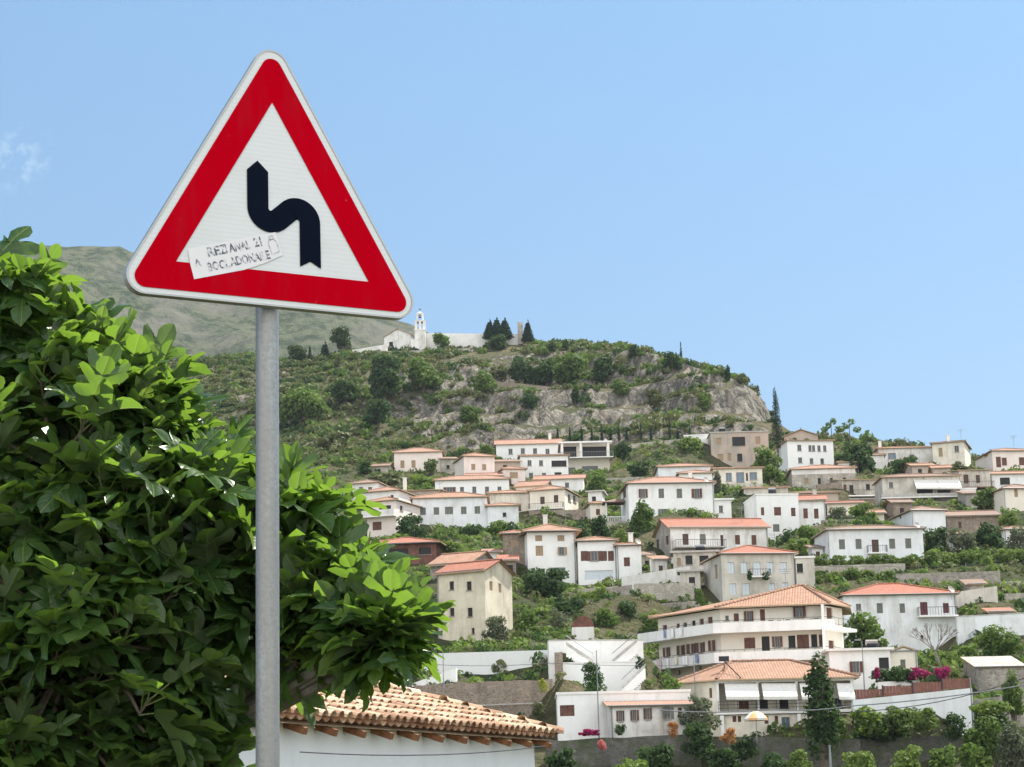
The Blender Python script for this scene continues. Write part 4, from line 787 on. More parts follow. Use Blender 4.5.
stonewall('thin stone wall along the path high on the rocky hill', (547, 386.5), (598, 389.5), 1.5, 1.5, 520, 520, .5, 'stonebr', name='path_wall')
stonewall('thin stone wall along the upper path right of the church', (492, 381), (546, 386), 1.2, 1.2, 528, 522, .5, 'stonebr', name='path_wall')
stonewall('stone base of the small terrace with the canopy', (606, 521), (630, 521), 17, 16, 333, 333, 2.6, 'stonelt', name='terrace_wall')
stonewall('grey terrace wall under the white house with the garage arch', (578, 589), (618, 586), 9, 9, 268, 269, .5, 'stonelt', name='stone_wall')
stonewall('short mossy terrace wall below the grey terrace wall', (570, 600), (604, 598), 7, 7, 260, 261, .5, 'stone', name='stone_wall')
stonewall('white yard wall fragment beside the tiny lean-to', (484, 566), (500, 564), 9, 9, 280, 280, .3, 'white2', name='yard_wall')
stonewall('stone garden wall on the slope below the large white house', (604, 552), (655, 549), 6, 6, 302, 304, .5, 'stonelt', name='stone_wall')
stonewall('stone terrace wall on the slope right of the stepped white house', (822, 520), (856, 519), 5, 5, 318, 319, .5, 'stone', name='stone_wall')
stonewall('dry stone wall among the bushes left of the veranda building', (470, 479), (505, 478), 4, 4, 400, 401, .5, 'stonelt', name='stone_wall')
stonewall('grey retaining wall under the upper row of houses', (605, 478), (655, 476), 5, 5, 392, 394, .5, 'stonelt', name='stone_wall')
def canopy():
    z = at(618, 521, 332)[2]; c = at(618, 521, 334); root = empty('terrace_canopy', c, 'brown canopy with pillars and a pale balustrade beside the large white house', 'canopy')
    hz = at(618, 502, 334)[2]
    for sx in (-1, 1):
        for sy in (-1, 1):
            m = MB(); m.box((c[0] + sx * 1.75, c[1] + 1 + sy * 1.0, (z + hz) / 2), (.13, 0, 0), (0, .13, 0), (0, 0, (hz - z) / 2)); m.build('pillar', M['white2'], root)
    m = MB(); P = lambda a, b, k: np.array([c[0] + a, c[1] + 1 + b, hz + k]); rooface(m, [P(-2.3, -1.5, 0), P(2.3, -1.5, 0), P(0, 0, .75)]); rooface(m, [P(2.3, -1.5, 0), P(2.3, 1.5, 0), P(0, 0, .75)]); rooface(m, [P(2.3, 1.5, 0), P(-2.3, 1.5, 0), P(0, 0, .75)]); rooface(m, [P(-2.3, 1.5, 0), P(-2.3, -1.5, 0), P(0, 0, .75)])
    m.build('roof', [M['roofold'], M['dkbrown']], root)
    m = MB(); m.box((c[0], c[1] - .1, z + .95), (1.9, 0, 0), (0, .08, 0), (0, 0, .05))
    for i in range(13): m.tube([(c[0] - 1.8 + i * .3, c[1] - .1, z), (c[0] - 1.8 + i * .3, c[1] - .1, z + .9)], .06, 5)
    m.build('balustrade', M['concw'], root)
canopy()
def barrel():
    c = at(583, 627, 232); root = empty('barrel_shed', c, 'small shed with a curved rusty roof among the bushes above the white wall', 'shed'); w_ = 11 * mpp(232); m = MB(); n_ = 8
    P = lambda t, y: np.array([c[0] + math.cos(t) * w_, c[1] + y, c[2] + math.sin(t) * w_ * 1.0])
    for i in range(n_): a, b = math.pi * i / n_, math.pi * (i + 1) / n_; m.face([P(a, 0), P(b, 0), P(b, 4), P(a, 4)])
    m.face([P(math.pi * i / n_, .02) for i in range(n_ + 1)]); m.face([P(math.pi * i / n_, 4) for i in range(n_ + 1)]); m.build('curved_roof', M['rust'], root)
    m = MB(); m.box(c + np.array([0, 2, -.8]), (w_ * .98, 0, 0), (0, 2.0, 0), (0, 0, .8)); m.build('wall', M['white2'], root)
barrel()

# ------------------------------------------------------------------ church on the hill top
def church():
    D = 592; A = at(384, 337, D); zb = at(400, 350, D)[2]; R = rightend(A, 411, R_(-20)); u = unit(R - A); w_ = np.array([-u[1], u[0], 0]); W = np.linalg.norm(R - A); zE = at(388, 337.5, D)[2]
    root = empty('church', (A + R) / 2 * np.array([1, 1, 0]) + UPV * zb, 'pale stone church with a low gable on the hill top beside the bell tower', 'church'); mb = MB()
    putwins(mb, root, A, R, zb - 4, zE, [(391, 344, 4, 4.5, 'D')]); 
    for p, q_ in ((R, R + w_ * 12), (R + w_ * 12, A + w_ * 12), (A + w_ * 12, A)): wallpanel(mb, p, q_, zb - 4, zE, [])
    tp = 2.0; Ez = UPV * 0; m_ = (A + R) / 2; mb.face([A * [1, 1, 0] + UPV * zE, R * [1, 1, 0] + UPV * zE, m_ * [1, 1, 0] + UPV * (zE + tp)]); mb.face([A * [1, 1, 0] + w_ * 12 + UPV * zE, R * [1, 1, 0] + w_ * 12 + UPV * zE, m_ * [1, 1, 0] + w_ * 12 + UPV * (zE + tp)]); mb.build('wall', M['white2'], root)
    rectroof(root, A, u, w_, W, 12, zE + .05, 'gablef', math.degrees(math.atan(tp / (W / 2))), 'roofold', .3)
    # bell tower: square shaft, two arched openings one over the other, pediment and cross
    D = 588; c = at(420.5, 349, D); zb = c[2]; s = mpp(D); z = lambda py: at(420.5, py, D)[2]
    t = empty('bell_tower', c, 'slender pale bell tower with two open arches and a cross on the hill top', 'bell tower')
    m = MB(); hw = 5.4 * s; m.box((c[0], c[1], (z(349) + z(331)) / 2 - 1), (hw, 0, 0), (0, hw, 0), (0, 0, (z(331) - z(349)) / 2 + 1)); m.build('shaft', M['white2'], t)
    m = MB(); m.box((c[0], c[1], z(330.6)), (hw + .15, 0, 0), (0, hw + .15, 0), (0, 0, .13)); m.build('cornice', M['concw'], t)
    def tier(y0, y1, hw2, nm):
        m = MB(); zz0, zz1 = z(y0), z(y1); pw = hw2 * .22
        for sx in (-1, 0, 1) if nm == 'lower' else (-1, 1):
            m.box((c[0] + sx * (hw2 - pw), c[1], (zz0 + zz1) / 2), (pw, 0, 0), (0, .9, 0), (0, 0, (zz1 - zz0) / 2))
        bays = [(-hw2 + 2 * pw, -pw), (pw, hw2 - 2 * pw)] if nm == 'lower' else [(-hw2 + 2 * pw, hw2 - 2 * pw)]
        for a, b in bays:
            rr = (b - a) / 2; cx = c[0] + (a + b) / 2; zc = zz1 - rr - .12
            for i in range(8):
                t0, t1 = math.pi * i / 8, math.pi * (i + 1) / 8
                for yy in (-.88, .88): m.face([(cx + rr * math.cos(t0), c[1] + yy, zc + rr * math.sin(t0)), (cx + rr * math.cos(t1), c[1] + yy, zc + rr * math.sin(t1)), (cx + rr * math.cos(t1), c[1] + yy, zz1), (cx + rr * math.cos(t0), c[1] + yy, zz1)])
                m.face([(cx + rr * math.cos(t0), c[1] - .88, zc + rr * math.sin(t0)), (cx + rr * math.cos(t0), c[1] + .88, zc + rr * math.sin(t0)), (cx + rr * math.cos(t1), c[1] + .88, zc + rr * math.sin(t1)), (cx + rr * math.cos(t1), c[1] - .88, zc + rr * math.sin(t1))])
            m.tube([(cx, c[1], zc + rr), (cx, c[1], zc + rr * .3)], [.02, .02], 4); m.tube([(cx, c[1], zc + rr * .35), (cx, c[1], zc - rr * .2), (cx, c[1], zc - rr * .6)], [.1, .25, .36], 8, 1)
        m.box((c[0], c[1], zz1 + .08), (hw2 + .08, 0, 0), (0, .98, 0), (0, 0, .09)); m.build('arcade', [M['white2'], M['iron']], t)
    tier(330, 321.5, hw * .98, 'lower'); tier(320.8, 314.5, hw * .62, 'upper')
    m = MB(); zt = z(314); h2 = hw * .62; m.face([(c[0] - h2, c[1] - .9, zt), (c[0] + h2, c[1] - .9, zt), (c[0], c[1] - .9, zt + .7)]); m.face([(c[0] + h2, c[1] + .9, zt), (c[0] - h2, c[1] + .9, zt), (c[0], c[1] + .9, zt + .7)])
    for sx in (-1, 1): m.face([(c[0] + sx * h2, c[1] - .9, zt), (c[0], c[1] - .9, zt + .7), (c[0], c[1] + .9, zt + .7), (c[0] + sx * h2, c[1] + .9, zt)])
    m.build('pediment', M['concw'], t); m = MB(); m.box((c[0], c[1], zt + 1.1), (.07, 0, 0), (0, .07, 0), (0, 0, .55)); m.box((c[0], c[1], zt + 1.3), (.32, 0, 0), (0, .06, 0), (0, 0, .07)); m.build('cross', M['iron'], t)
church()
stonewall('long pale churchyard wall between the bell tower and the hill-top trees', (426, 333), (520, 334), 14, 12, 590, 590, .8, 'white2', name='churchyard_wall')
stonewall('low broken wall with posts left of the church', (352, 350), (387, 344), 5, 8, 588, 586, .6, 'white2', name='churchyard_wall')
stonewall('stone terrace wall in front of the church', (365, 352), (470, 348.5), 5, 4, 582, 582, .8, 'stonelt', name='terrace_wall')
c = at(520.3, 334, 590); mb = MB(); s = mpp(590); mb.box((c[0], c[1], c[2] + 4 * s - 1), (2.6 * s, 0, 0), (0, .8, 0), (0, 0, 4 * s + 2)); mb.box((c[0] - 1 * s, c[1], c[2] + 10 * s - 1), (1.4 * s, 0, 0), (0, .6, 0), (0, 0, 1.2 * s + .3)); tag(mb.build('ruined_pier', M['stonelt']), 'ruined stone pier at the right end of the churchyard wall', 'ruin')

# ------------------------------------------------------------------ terrain
for q_ in ((650, 694, 200), (682, 696, 203), (664, 692, 208), (540, 686, 209), (500, 688, 212), (470, 690, 216), (551, 694, 205), (600, 743, 193), (680, 741, 193), (560, 746, 192)): ANCH.append(tuple(at(*q_)))
for x_ in range(500, 1060, 55): ANCH.append(tuple(at(x_, 790, 174))); ANCH.append(tuple(at(x_, 830, 160)))
def vnoise(x, y, seed=0):
    xi, yi = np.floor(x).astype(np.int64), np.floor(y).astype(np.int64); xf, yf = x - xi, y - yi
    def h(a, b):
        n = (a * 374761393 + b * 668265263 + seed * 1442695041) & 0x7fffffff; n = (n ^ (n >> 13)) * 1274126177 & 0x7fffffff; return ((n ^ (n >> 16)) & 0xffff) / 65535.0
    sx, sy = xf * xf * (3 - 2 * xf), yf * yf * (3 - 2 * yf)
    return (h(xi, yi) * (1 - sx) + h(xi + 1, yi) * sx) * (1 - sy) + (h(xi, yi + 1) * (1 - sx) + h(xi + 1, yi + 1) * sx) * sy
def fbm(x, y, oct=5, seed=0, ridged=False):
    s = np.zeros_like(x); a = 1; t = 0
    for i in range(oct):
        v = vnoise(x * 2 ** i + 17.3 * i, y * 2 ** i - 9.1 * i, seed + i)
        if ridged: v = 1 - np.abs(2 * v - 1)
        s += a * v; t += a; a *= .5
    return s / t
for (px, py, D) in [(560, 778, 178), (700, 775, 181), (850, 775, 184), (1000, 775, 188), (520, 726, 201), (455, 655, 236), (520, 640, 240), (600, 634, 238), (650, 604, 252), (870, 652, 226), (990, 655, 232), (900, 586, 258),
        (1000, 600, 250), (560, 590, 268), (500, 572, 284), (450, 540, 330), (350, 560, 320), (200, 620, 260), (80, 620, 260), (340, 500, 400), (440, 474, 432), (500, 437, 455), (600, 442, 458), (660, 448, 445), (700, 444, 438), (780, 446, 430), (850, 449, 436),
        (900, 452, 440), (960, 458, 440), (1015, 464, 420), (1024, 470, 400), (250, 450, 500), (330, 430, 505), (400, 412, 515), (480, 410, 510), (560, 398, 520), (640, 404, 505), (700, 404, 485), (750, 418, 462),
        (120, 400, 600), (620, 420, 480), (560, 428, 478), (460, 428, 480), (530, 500, 372), (600, 480, 400), (650, 465, 410), (640, 545, 300), (740, 490, 360), (760, 545, 318), (860, 525, 322), (860, 475, 395), (1000, 555, 285), (960, 480, 380)]:
    ANCH.append(tuple(at(px, py, D)))
RIDGE = [(60, 366, 650), (120, 362, 650), (180, 362, 645), (250, 358, 640), (300, 364, 615), (345, 354, 602), (390, 351, 594), (430, 349, 590), (480, 348, 588), (530, 345, 590), (580, 345, 590), (640, 350, 580), (690, 363, 560), (722, 372, 540), (745, 382, 520), (765, 396, 495), (778, 422, 465), (800, 436, 450)]
for (px, py, D) in RIDGE:
    p = at(px, py, D); ANCH.append(tuple(p)); ANCH.append((p[0] * 1.09, p[1] * 1.09, p[2] - 14)); ANCH.append((p[0] * 1.25, p[1] * 1.25, p[2] - 50))
for px, py in ((840, 450), (900, 453), (960, 460), (1020, 466)):
    p = at(px, py, 440); ANCH.append((p[0] * 1.15, p[1] * 1.15, p[2] - 2)); ANCH.append((p[0] * 1.5, p[1] * 1.5, p[2] - 45))
for t in [(0, 0, -1.7), (0, 20, -1.8), (-30, 25, -2), (30, 20, -2.4), (0, 70, -2), (60, 80, -2), (-60, 80, -1), (0, 130, 1.5), (60, 140, 1.5), (120, 130, 2), (-80, 150, 8), (140, 220, 14), (-100, 300, 40), (-140, 420, 70), (-160, 650, 120), (170, 320, 42), (190, 450, 58), (230, 700, 10), (-200, 760, 90), (0, 800, 60), (120, 800, 0), (160, 0, -4), (-160, 0, 0), (-12, 32, -1.9), (2, 38, -2)]:
    ANCH.append(t)
AP = np.array(ANCH, float)
def tps_fit(P, z, lam):
    n = len(P); d = np.linalg.norm(P[:, None] - P[None], axis=2); K = np.where(d > 0, d * d * np.log(d + 1e-9), 0) + lam * np.eye(n)
    Q = np.c_[np.ones(n), P]; A_ = np.zeros((n + 3, n + 3)); A_[:n, :n] = K; A_[:n, n:] = Q; A_[n:, :n] = Q.T
    return np.linalg.solve(A_, np.r_[z, 0, 0, 0])
TP = AP[:, :2] / 100.0; TW = tps_fit(TP, AP[:, 2], .00004)
def tps(x, y):
    X = np.c_[np.ravel(x), np.ravel(y)] / 100.0; out = np.empty(len(X))
    for i in range(0, len(X), 4000):
        c = X[i:i + 4000]; d = np.linalg.norm(c[:, None] - TP[None], axis=2); out[i:i + 4000] = np.where(d > 0, d * d * np.log(d + 1e-9), 0) @ TW[:-3] + TW[-3] + c @ TW[-2:]
    return out.reshape(np.shape(x))
def sstep(a, b, x): t = np.clip((x - a) / (b - a), 0, 1); return t * t * (3 - 2 * t)
def height(x, y):
    x = np.asarray(x, float); y = np.asarray(y, float); z = tps(x, y)
    px = 512 + FPX * x / np.maximum(y, 1)
    yr = np.interp(px, [q_[0] for q_ in RIDGE], [q_[2] for q_ in RIDGE]); near = 1 - sstep(yr - 55, yr - 6, y) * (1 - sstep(yr + 40, yr + 90, y))
    hill = sstep(432, 470, y) * (.12 + .88 * near)
    cliff = hill * sstep(380, 470, px) * (1 - sstep(800, 830, px))
    rk = hill * (.35 + .65 * sstep(330, 470, px))
    z = z + rk * ((fbm(x / 26, y / 26, 5, 3, True) - .74) * 12 + (fbm(x / 7, y / 7, 4, 8, True) - .6) * 4.0)
    # rock ledges: height pulled towards uneven terraces
    st = 7.0; q_ = (z + 5 * fbm(x / 40, y / 40, 3, 5)) / st; fr = q_ - np.floor(q_); z = z + cliff * st * .55 * (sstep(.3, .75, fr) - fr)
    z = z + (fbm(x / 6, y / 6, 3, 21) - .5) * .9 * sstep(120, 200, y)
    zr = np.interp(px, [q_[0] for q_ in RIDGE], [at(*q_)[2] / q_[2] for q_ in RIDGE]); lim = zr * y + (fbm(x / 9, y / 9, 3, 15) - .5) * 1.4
    z = np.where((y > 440) & (px < 830), np.minimum(z, lim), z)
    return z
gx = np.concatenate([np.arange(-260, -150, 5), np.arange(-150, -70, 1.7), np.arange(-70, 100, 1.25), np.arange(100, 190, 1.7), np.arange(190, 261, 5)]); gy = np.concatenate([np.arange(-30, 160, 5), np.arange(160, 430, 1.7), np.arange(430, 610, 1.25), np.arange(610, 640, 1.7), np.arange(640, 860, 6)])
XX, YY = np.meshgrid(gx, gy); ZZ = height(XX, YY)
nx, ny = len(gx), len(gy); idx = np.arange(nx * ny).reshape(ny, nx)
F = np.stack([idx[:-1, :-1], idx[:-1, 1:], idx[1:, 1:], idx[1:, :-1]], -1).reshape(-1, 4)
def groundmat():
    q = NT('hillside_ground'); p = q.pos(); g = q.n('NewGeometry'); s = q.n('SeparateXYZ', i_0=g.outputs['True Normal']); nz = s.outputs[2]
    n1 = q.noise(p, .045, 7, .65); n2 = q.noise(p, .35, 6, .7); n3 = q.noise(p, 1.6, 5, .7)
    soil = q.mix(q.ramp(n2, [(.35, (0, 0, 0)), (.65, (1, 1, 1))]), (.20, .165, .10), (.10, .11, .042))
    soil = q.mix(q.ramp(n1, [(.4, (0, 0, 0)), (.62, (.85, .85, .85))]), soil, (.055, .08, .028))
    mp = q.n('Mapping', i_Vector=p, i_Scale=(.5, .5, .16)).outputs[0]; st = q.noise(mp, 1.0, 7, .75)
    rock = q.mix(q.ramp(st, [(.36, (0, 0, 0)), (.62, (1, 1, 1))]), (.07, .068, .06), (.42, .385, .325))
    rock = q.mix(q.ramp(n2, [(.55, (0, 0, 0)), (.7, (.6, .6, .6))]), rock, (.34, .22, .14))
    f = q.math('ADD', q.math('MULTIPLY', q.math('SUBTRACT', .90, nz), 3.2), q.math('MULTIPLY', q.math('SUBTRACT', n2, .52), 2.0))
    sy = q.n('SeparateXYZ', i_0=p); f = q.math('MULTIPLY', f, q.ramp(q.math('MULTIPLY', sy.outputs[1], .001), [(.40, (0, 0, 0)), (.46, (1, 1, 1))]))
    fc = q.ramp(f, [(.25, (0, 0, 0)), (.5, (1, 1, 1))])
    col = q.mix(fc, soil, rock); col = q.mix(q.ramp(n3, [(.3, (.35, .35, .35)), (.6, (0, 0, 0))]), col, (.06, .07, .035))
    ck = q.n('TexVoronoi', feature='DISTANCE_TO_EDGE', i_Vector=q.n('VectorMath', operation='ADD', i_0=q.n('Mapping', i_Vector=p, i_Scale=(.3, .3, .12)).outputs[0], i_1=q.n('VectorMath', operation='SCALE', i_0=q.n('TexNoise', i_Vector=p, i_Scale=.25, i_Detail=5.0).outputs['Color'], i_Scale=1.8).outputs[0]).outputs[0], i_Scale=1.0, i_Randomness=1.0).outputs[0]; col = q.mix(q.math('MULTIPLY', fc, q.ramp(ck, [(.0, (.7, .7, .7)), (.09, (0, 0, 0))])), col, (.045, .042, .036)); q.bump(q.math('ADD', q.math('ADD', st, n3), q.math('MULTIPLY', ck, 1.5)), 1.0, 1.2)
    return q.fin(col, .95, .15)
M['ground'] = groundmat()
ter = npmesh('terrain', np.c_[XX.ravel(), YY.ravel(), ZZ.ravel()], F, M['ground'], smooth=False); tag(ter, kind='structure')
GA = dict(x=gx, y=gy, z=ZZ)
def gz(x, y):
    i = int(np.clip(np.searchsorted(gx, x) - 1, 0, nx - 2)); j = int(np.clip(np.searchsorted(gy, y) - 1, 0, ny - 2)); a = (x - gx[i]) / (gx[i + 1] - gx[i]); b = (y - gy[j]) / (gy[j + 1] - gy[j])
    return (ZZ[j, i] * (1 - a) + ZZ[j, i + 1] * a) * (1 - b) + (ZZ[j + 1, i] * (1 - a) + ZZ[j + 1, i + 1] * a) * b

# far mountain behind the hill
RD = 2100.0
mr = [(-700, 300), (-300, 262), (-100, 252), (60, 245), (90, 248), (130, 258), (200, 276), (260, 292), (330, 308), (380, 322), (420, 334), (470, 352), (540, 385), (640, 430), (800, 470), (1200, 520)]
rx = np.array([at(a, b, RD)[0] for a, b in mr]); rz = np.array([at(a, b, RD)[2] for a, b in mr])
mx = np.arange(-1400, 700, 13.0); my = np.arange(800, 2700, 13.0); MX, MY = np.meshgrid(mx, my)
rzz = np.interp(MX * RD / np.maximum(MY, 1), rx, rz); t = np.clip((MY - 850) / (RD - 850), 0, 1); back = np.clip((MY - RD) / 500, 0, 1)
MZ = 20 + (rzz - 20) * (t ** 1.15) * (1 - back * .6) 
MZ += (fbm(MX / 330 + 3, MY / 330, 6, 31, True) - .62) * 170 * np.clip(t * 2.2, 0, 1) * (1 - sstep(.72, 1, t) * .9) + (fbm(MX / 90, MY / 90, 5, 40, True) - .6) * 46 * (1 - sstep(.9, 1, t) * .5)
mi_ = np.arange(MX.size).reshape(MX.shape); MF = np.stack([mi_[:-1, :-1], mi_[:-1, 1:], mi_[1:, 1:], mi_[1:, :-1]], -1).reshape(-1, 4)
q = NT('far_mountain'); p = q.pos(); g_ = q.n('NewGeometry'); sz = q.n('SeparateXYZ', i_0=g_.outputs['True Normal'])
n1 = q.noise(p, .008, 8, .68); n2 = q.noise(p, .045, 9, .8)
c = q.mix(q.ramp(n2, [(.44, (0, 0, 0)), (.56, (1, 1, 1))]), (.05, .08, .035), (.19, .21, .12)); c = q.mix(q.ramp(n1, [(.5, (0, 0, 0)), (.62, (.8, .8, .8))]), c, (.26, .245, .20))
c = q.mix(q.ramp(q.math('ADD', q.math('SUBTRACT', .95, sz.outputs[2]), q.math('MULTIPLY', q.math('SUBTRACT', n1, .5), .9)), [(.34, (0, 0, 0)), (.62, (.7, .7, .7))]), c, (.27, .26, .22))
q.bump(n2, 1.0, 22.0); M['mount'] = q.fin(c, .95, .1)
tag(npmesh('mountain', np.c_[MX.ravel(), MY.ravel(), MZ.ravel()], MF, M['mount']), kind='structure')

# ------------------------------------------------------------------ trees
def leafcloud(lobes, n, size, seed, inner=.25, aspect=.62, up=.35):
    """Leaf faces spread through the shells of several lobes: (cx,cy,cz,rx,ry,rz) each."""
    g = np.random.default_rng(seed); lb = np.array(lobes, float); vol = (lb[:, 3] * lb[:, 5]) ** 1.0; pick = g.choice(len(lb), n, p=vol / vol.sum())
    d = g.normal(size=(n, 3)); d /= np.linalg.norm(d, axis=1)[:, None]; r = np.where(g.random(n) < inner, g.random(n) ** .5 * .85, .80 + g.random(n) * .26)
    bumpy = 1 + .16 * np.sin(d[:, 0] * 7 + pick) * np.sin(d[:, 1] * 6 + pick * 2) * np.cos(d[:, 2] * 8)
    c = lb[pick, :3] + d * r[:, None] * bumpy[:, None] * lb[pick, 3:]
    nn = d + g.normal(size=(n, 3)) * .55 + np.array([0, 0, up]); nn /= np.linalg.norm(nn, axis=1)[:, None]
    a = np.cross(nn, g.normal(size=(n, 3))); a /= np.linalg.norm(a, axis=1)[:, None]; b = np.cross(nn, a); s = size * (.55 + .8 * g.random(n))[:, None]
    V = np.stack([c - a * s, c - b * s * aspect + nn * s * .15, c + a * s, c + b * s * aspect + nn * s * .15], 1).reshape(-1, 3)
    return V, np.arange(4 * n).reshape(n, 4), g.random(n)
KIND = dict(broad='broad', dark='dark', bright='bright', olive='olive', vine='vine', scrub='scrub', cypress='conifer', conifer='conifer', pine='pine', flower_m='magenta', flower_o='orange', flower_p='pinkf', yellow='yellow')
def crownlobes(kind, R, Hh, r):
    o = []
    if kind == 'cypress':
        for t in np.linspace(0, 1, 16):
            w_ = R * (min(1, .45 + t * 3.2)) * (1 - t) ** .62 + .03 * R; o.append((r.uniform(-.08, .08) * R, r.uniform(-.08, .08) * R, (.04 + .93 * t) * Hh, w_, w_, Hh * .06))
    elif kind == 'conifer':
        for i in range(10):
            t = i / 9; w_ = R * ((1 - t) ** .85 * .95 + .05)
            for j in range(6 if i < 8 else 1):
                a = j * 1.05 + i * .7; o.append((math.cos(a) * w_ * .55, math.sin(a) * w_ * .55, (.08 + .88 * t) * Hh, w_ * .42, w_ * .42, Hh * .055))
    elif kind == 'pine':
        o = [(r.uniform(-.55, .55) * R, r.uniform(-.55, .55) * R, r.uniform(.38, .88) * Hh, .4 * R, .4 * R, .12 * Hh) for i in range(11)] + [(0, 0, .6 * Hh, .5 * R, .5 * R, .28 * Hh)]
    else:
        low = kind in ('scrub', 'vine', 'yellow') or kind.startswith('flower') or Hh < 4.5
        tall = [(0, 0, z * Hh, q_ * R, q_ * R, .2 * Hh) for z, q_ in ((.22, .75), (.42, .8), (.62, .62), (.80, .38))] if Hh > 2.4 * R else []
        k = 9 + int(Hh); o = tall + [(0, 0, (.40 if low else .52) * Hh, .6 * R, .6 * R, (.42 if low else .38) * Hh)]
        for i in range(k):
            a = 2.4 * i + r.uniform(-.5, .5); rr = r.uniform(.3, .72) ; z = r.uniform(.08 if low else .2, .86); q_ = 1 - max(0, z - .5) * 1.1; s_ = r.uniform(.22, .42); o.append((math.cos(a) * rr * q_ * R, math.sin(a) * rr * q_ * R, z * Hh, s_ * R, s_ * R, s_ * min(R * 1.1, Hh * .5) * .85))
    return o
TN = [0]
def tree(kind, px, y0, y1, wpx, D, label, name=None, group=None, cat=None, depth=None):
    """Crown drawn between rows y0 and y1, wpx wide, centred on column px."""
    TN[0] += 1; rr = random.Random(TN[0] * 31); p = at(px, y1, D); s = mpp(D); hgt = (y1 - y0) * s; rad = wpx * s / 2 / (1.0 if kind not in ('cypress',) else 1.0)
    isb = kind in ('flower_m', 'flower_o', 'flower_p', 'yellow', 'vine', 'scrub') or hgt < 3.8 and kind not in ('cypress', 'conifer')
    nm = name or {'cypress': 'cypress_tree', 'conifer': 'conifer_tree', 'pine': 'pine_tree', 'olive': 'olive_tree'}.get(kind, 'shrub' if isb else 'broadleaf_tree')
    if nm == 'olive_tree' and isb: nm = 'shrub'
    if kind.startswith('flower'): nm = name or 'flowering_shrub'
    root = empty(nm, p, label, cat or ('tree' if nm.endswith('tree') else 'shrub'), group or ('trees among the village houses' if nm.endswith('tree') else 'shrubs among the village houses'))
    lf = {'olive': .75, 'pine': .7, 'cypress': .6, 'conifer': .7}.get(kind, 1.0) * (.85 + .3 * rr.random()); size = max(.9 * s, min(2.3 * s, .11 * max(rad, .7))) * lf
    lb = crownlobes(kind, rad, hgt, rr); area = sum(12.6 * (l[3] * l[5] + l[3] * l[4]) / 2 for l in lb); n = int(min(4200, max(120, area / (size * size) * .62)))
    V, F_, r_ = leafcloud(lb, n, size, TN[0] * 7 + 1, inner=.2, up=-.1 if kind in ('conifer',) else (.9 if kind == 'cypress' else .35))
    V[:, 2] = np.maximum(V[:, 2], -.8)
    npmesh('crown', V + p, F_, L[KIND[kind]], r_, root)
    if not isb:
        tb = MB(); tk = min(.35, .045 * hgt + .05) * (.6 if kind in ('cypress', 'conifer') else 1); Q = lambda x, y, z: p + np.array([x * rad, y * rad, z * hgt])
        tb.tube([Q(0, 0, 0) - UPV * 2.5, Q(0, 0, 0), Q(.05, .02, .2), Q(-.03, .03, .5), Q(0, 0, .8)], [tk * 1.3, tk * 1.1, tk, tk * .6, tk * .2], 6)
        if kind not in ('cypress', 'conifer'):
            for i in range(6):
                a = i * 1.1 + rr.random(); z = .15 + .07 * i; tb.tube([Q(0, 0, z), Q(math.cos(a) * .25, math.sin(a) * .25, z + .13), Q(math.cos(a) * .6, math.sin(a) * .6, z + .26)], [tk * .5, tk * .3, tk * .1], 4)
        tb.build('trunk', M['bark'], root, smooth=True)
    return root
def hilltree(kind, px, y0, y1, wpx, D, *a, **k):
    # stand it where the view to its foot meets the slope
    v = ray(px, y1)
    for d in np.arange(D - 60, D + 70, 1.0):
        q_ = v / v[1] * d
        if q_[2] < gz(q_[0], q_[1]): return tree(kind, px, y0, y1, wpx, d, *a, **k)
    return tree(kind, px, y0, y1, wpx, D, *a, **k)
T = tree
HT_ = hilltree

# hill top and rocky hill
HG = 'trees on the hill top'; HB = 'bushes on the rocky hill'
T('pine', 299, 345, 371, 26, 590, 'dark round pine leftmost of the trees left of the church', group=HG)
T('cypress', 310, 344, 368, 6, 588, 'thin dark cypress between the round pine and the conical conifer', group=HG)
T('conifer', 325, 339, 368, 18, 588, 'dark conical conifer between the cypress and the tall pine', group=HG)
T('pine', 343, 326, 356, 29, 590, 'tallest green pine left of the church', group=HG)
HT_('scrub', 339, 356, 367, 14, 580, 'low bush under the tallest green pine', group=HB)
T('conifer', 490, 318, 339, 17, 588, 'leftmost dark conifer of the cluster at the churchyard wall', group=HG)
T('conifer', 497, 315, 339, 17, 587.5, 'middle dark conifer of the cluster at the churchyard wall', group=HG)
T('conifer', 505, 316, 339, 19, 588, 'rightmost dark conifer of the cluster at the churchyard wall', group=HG)
T('conifer', 528, 318, 342, 15, 588, 'pointed conifer standing alone right of the ruined pier', group=HG)
T('broad', 441, 332, 348, 22, 585, 'bright green tree in front of the churchyard wall beside the bell tower', group=HG)
T('dark', 498, 334, 349, 25, 584, 'dark round bush in front of the churchyard wall under the conifers', name='shrub', cat='shrub', group=HB)
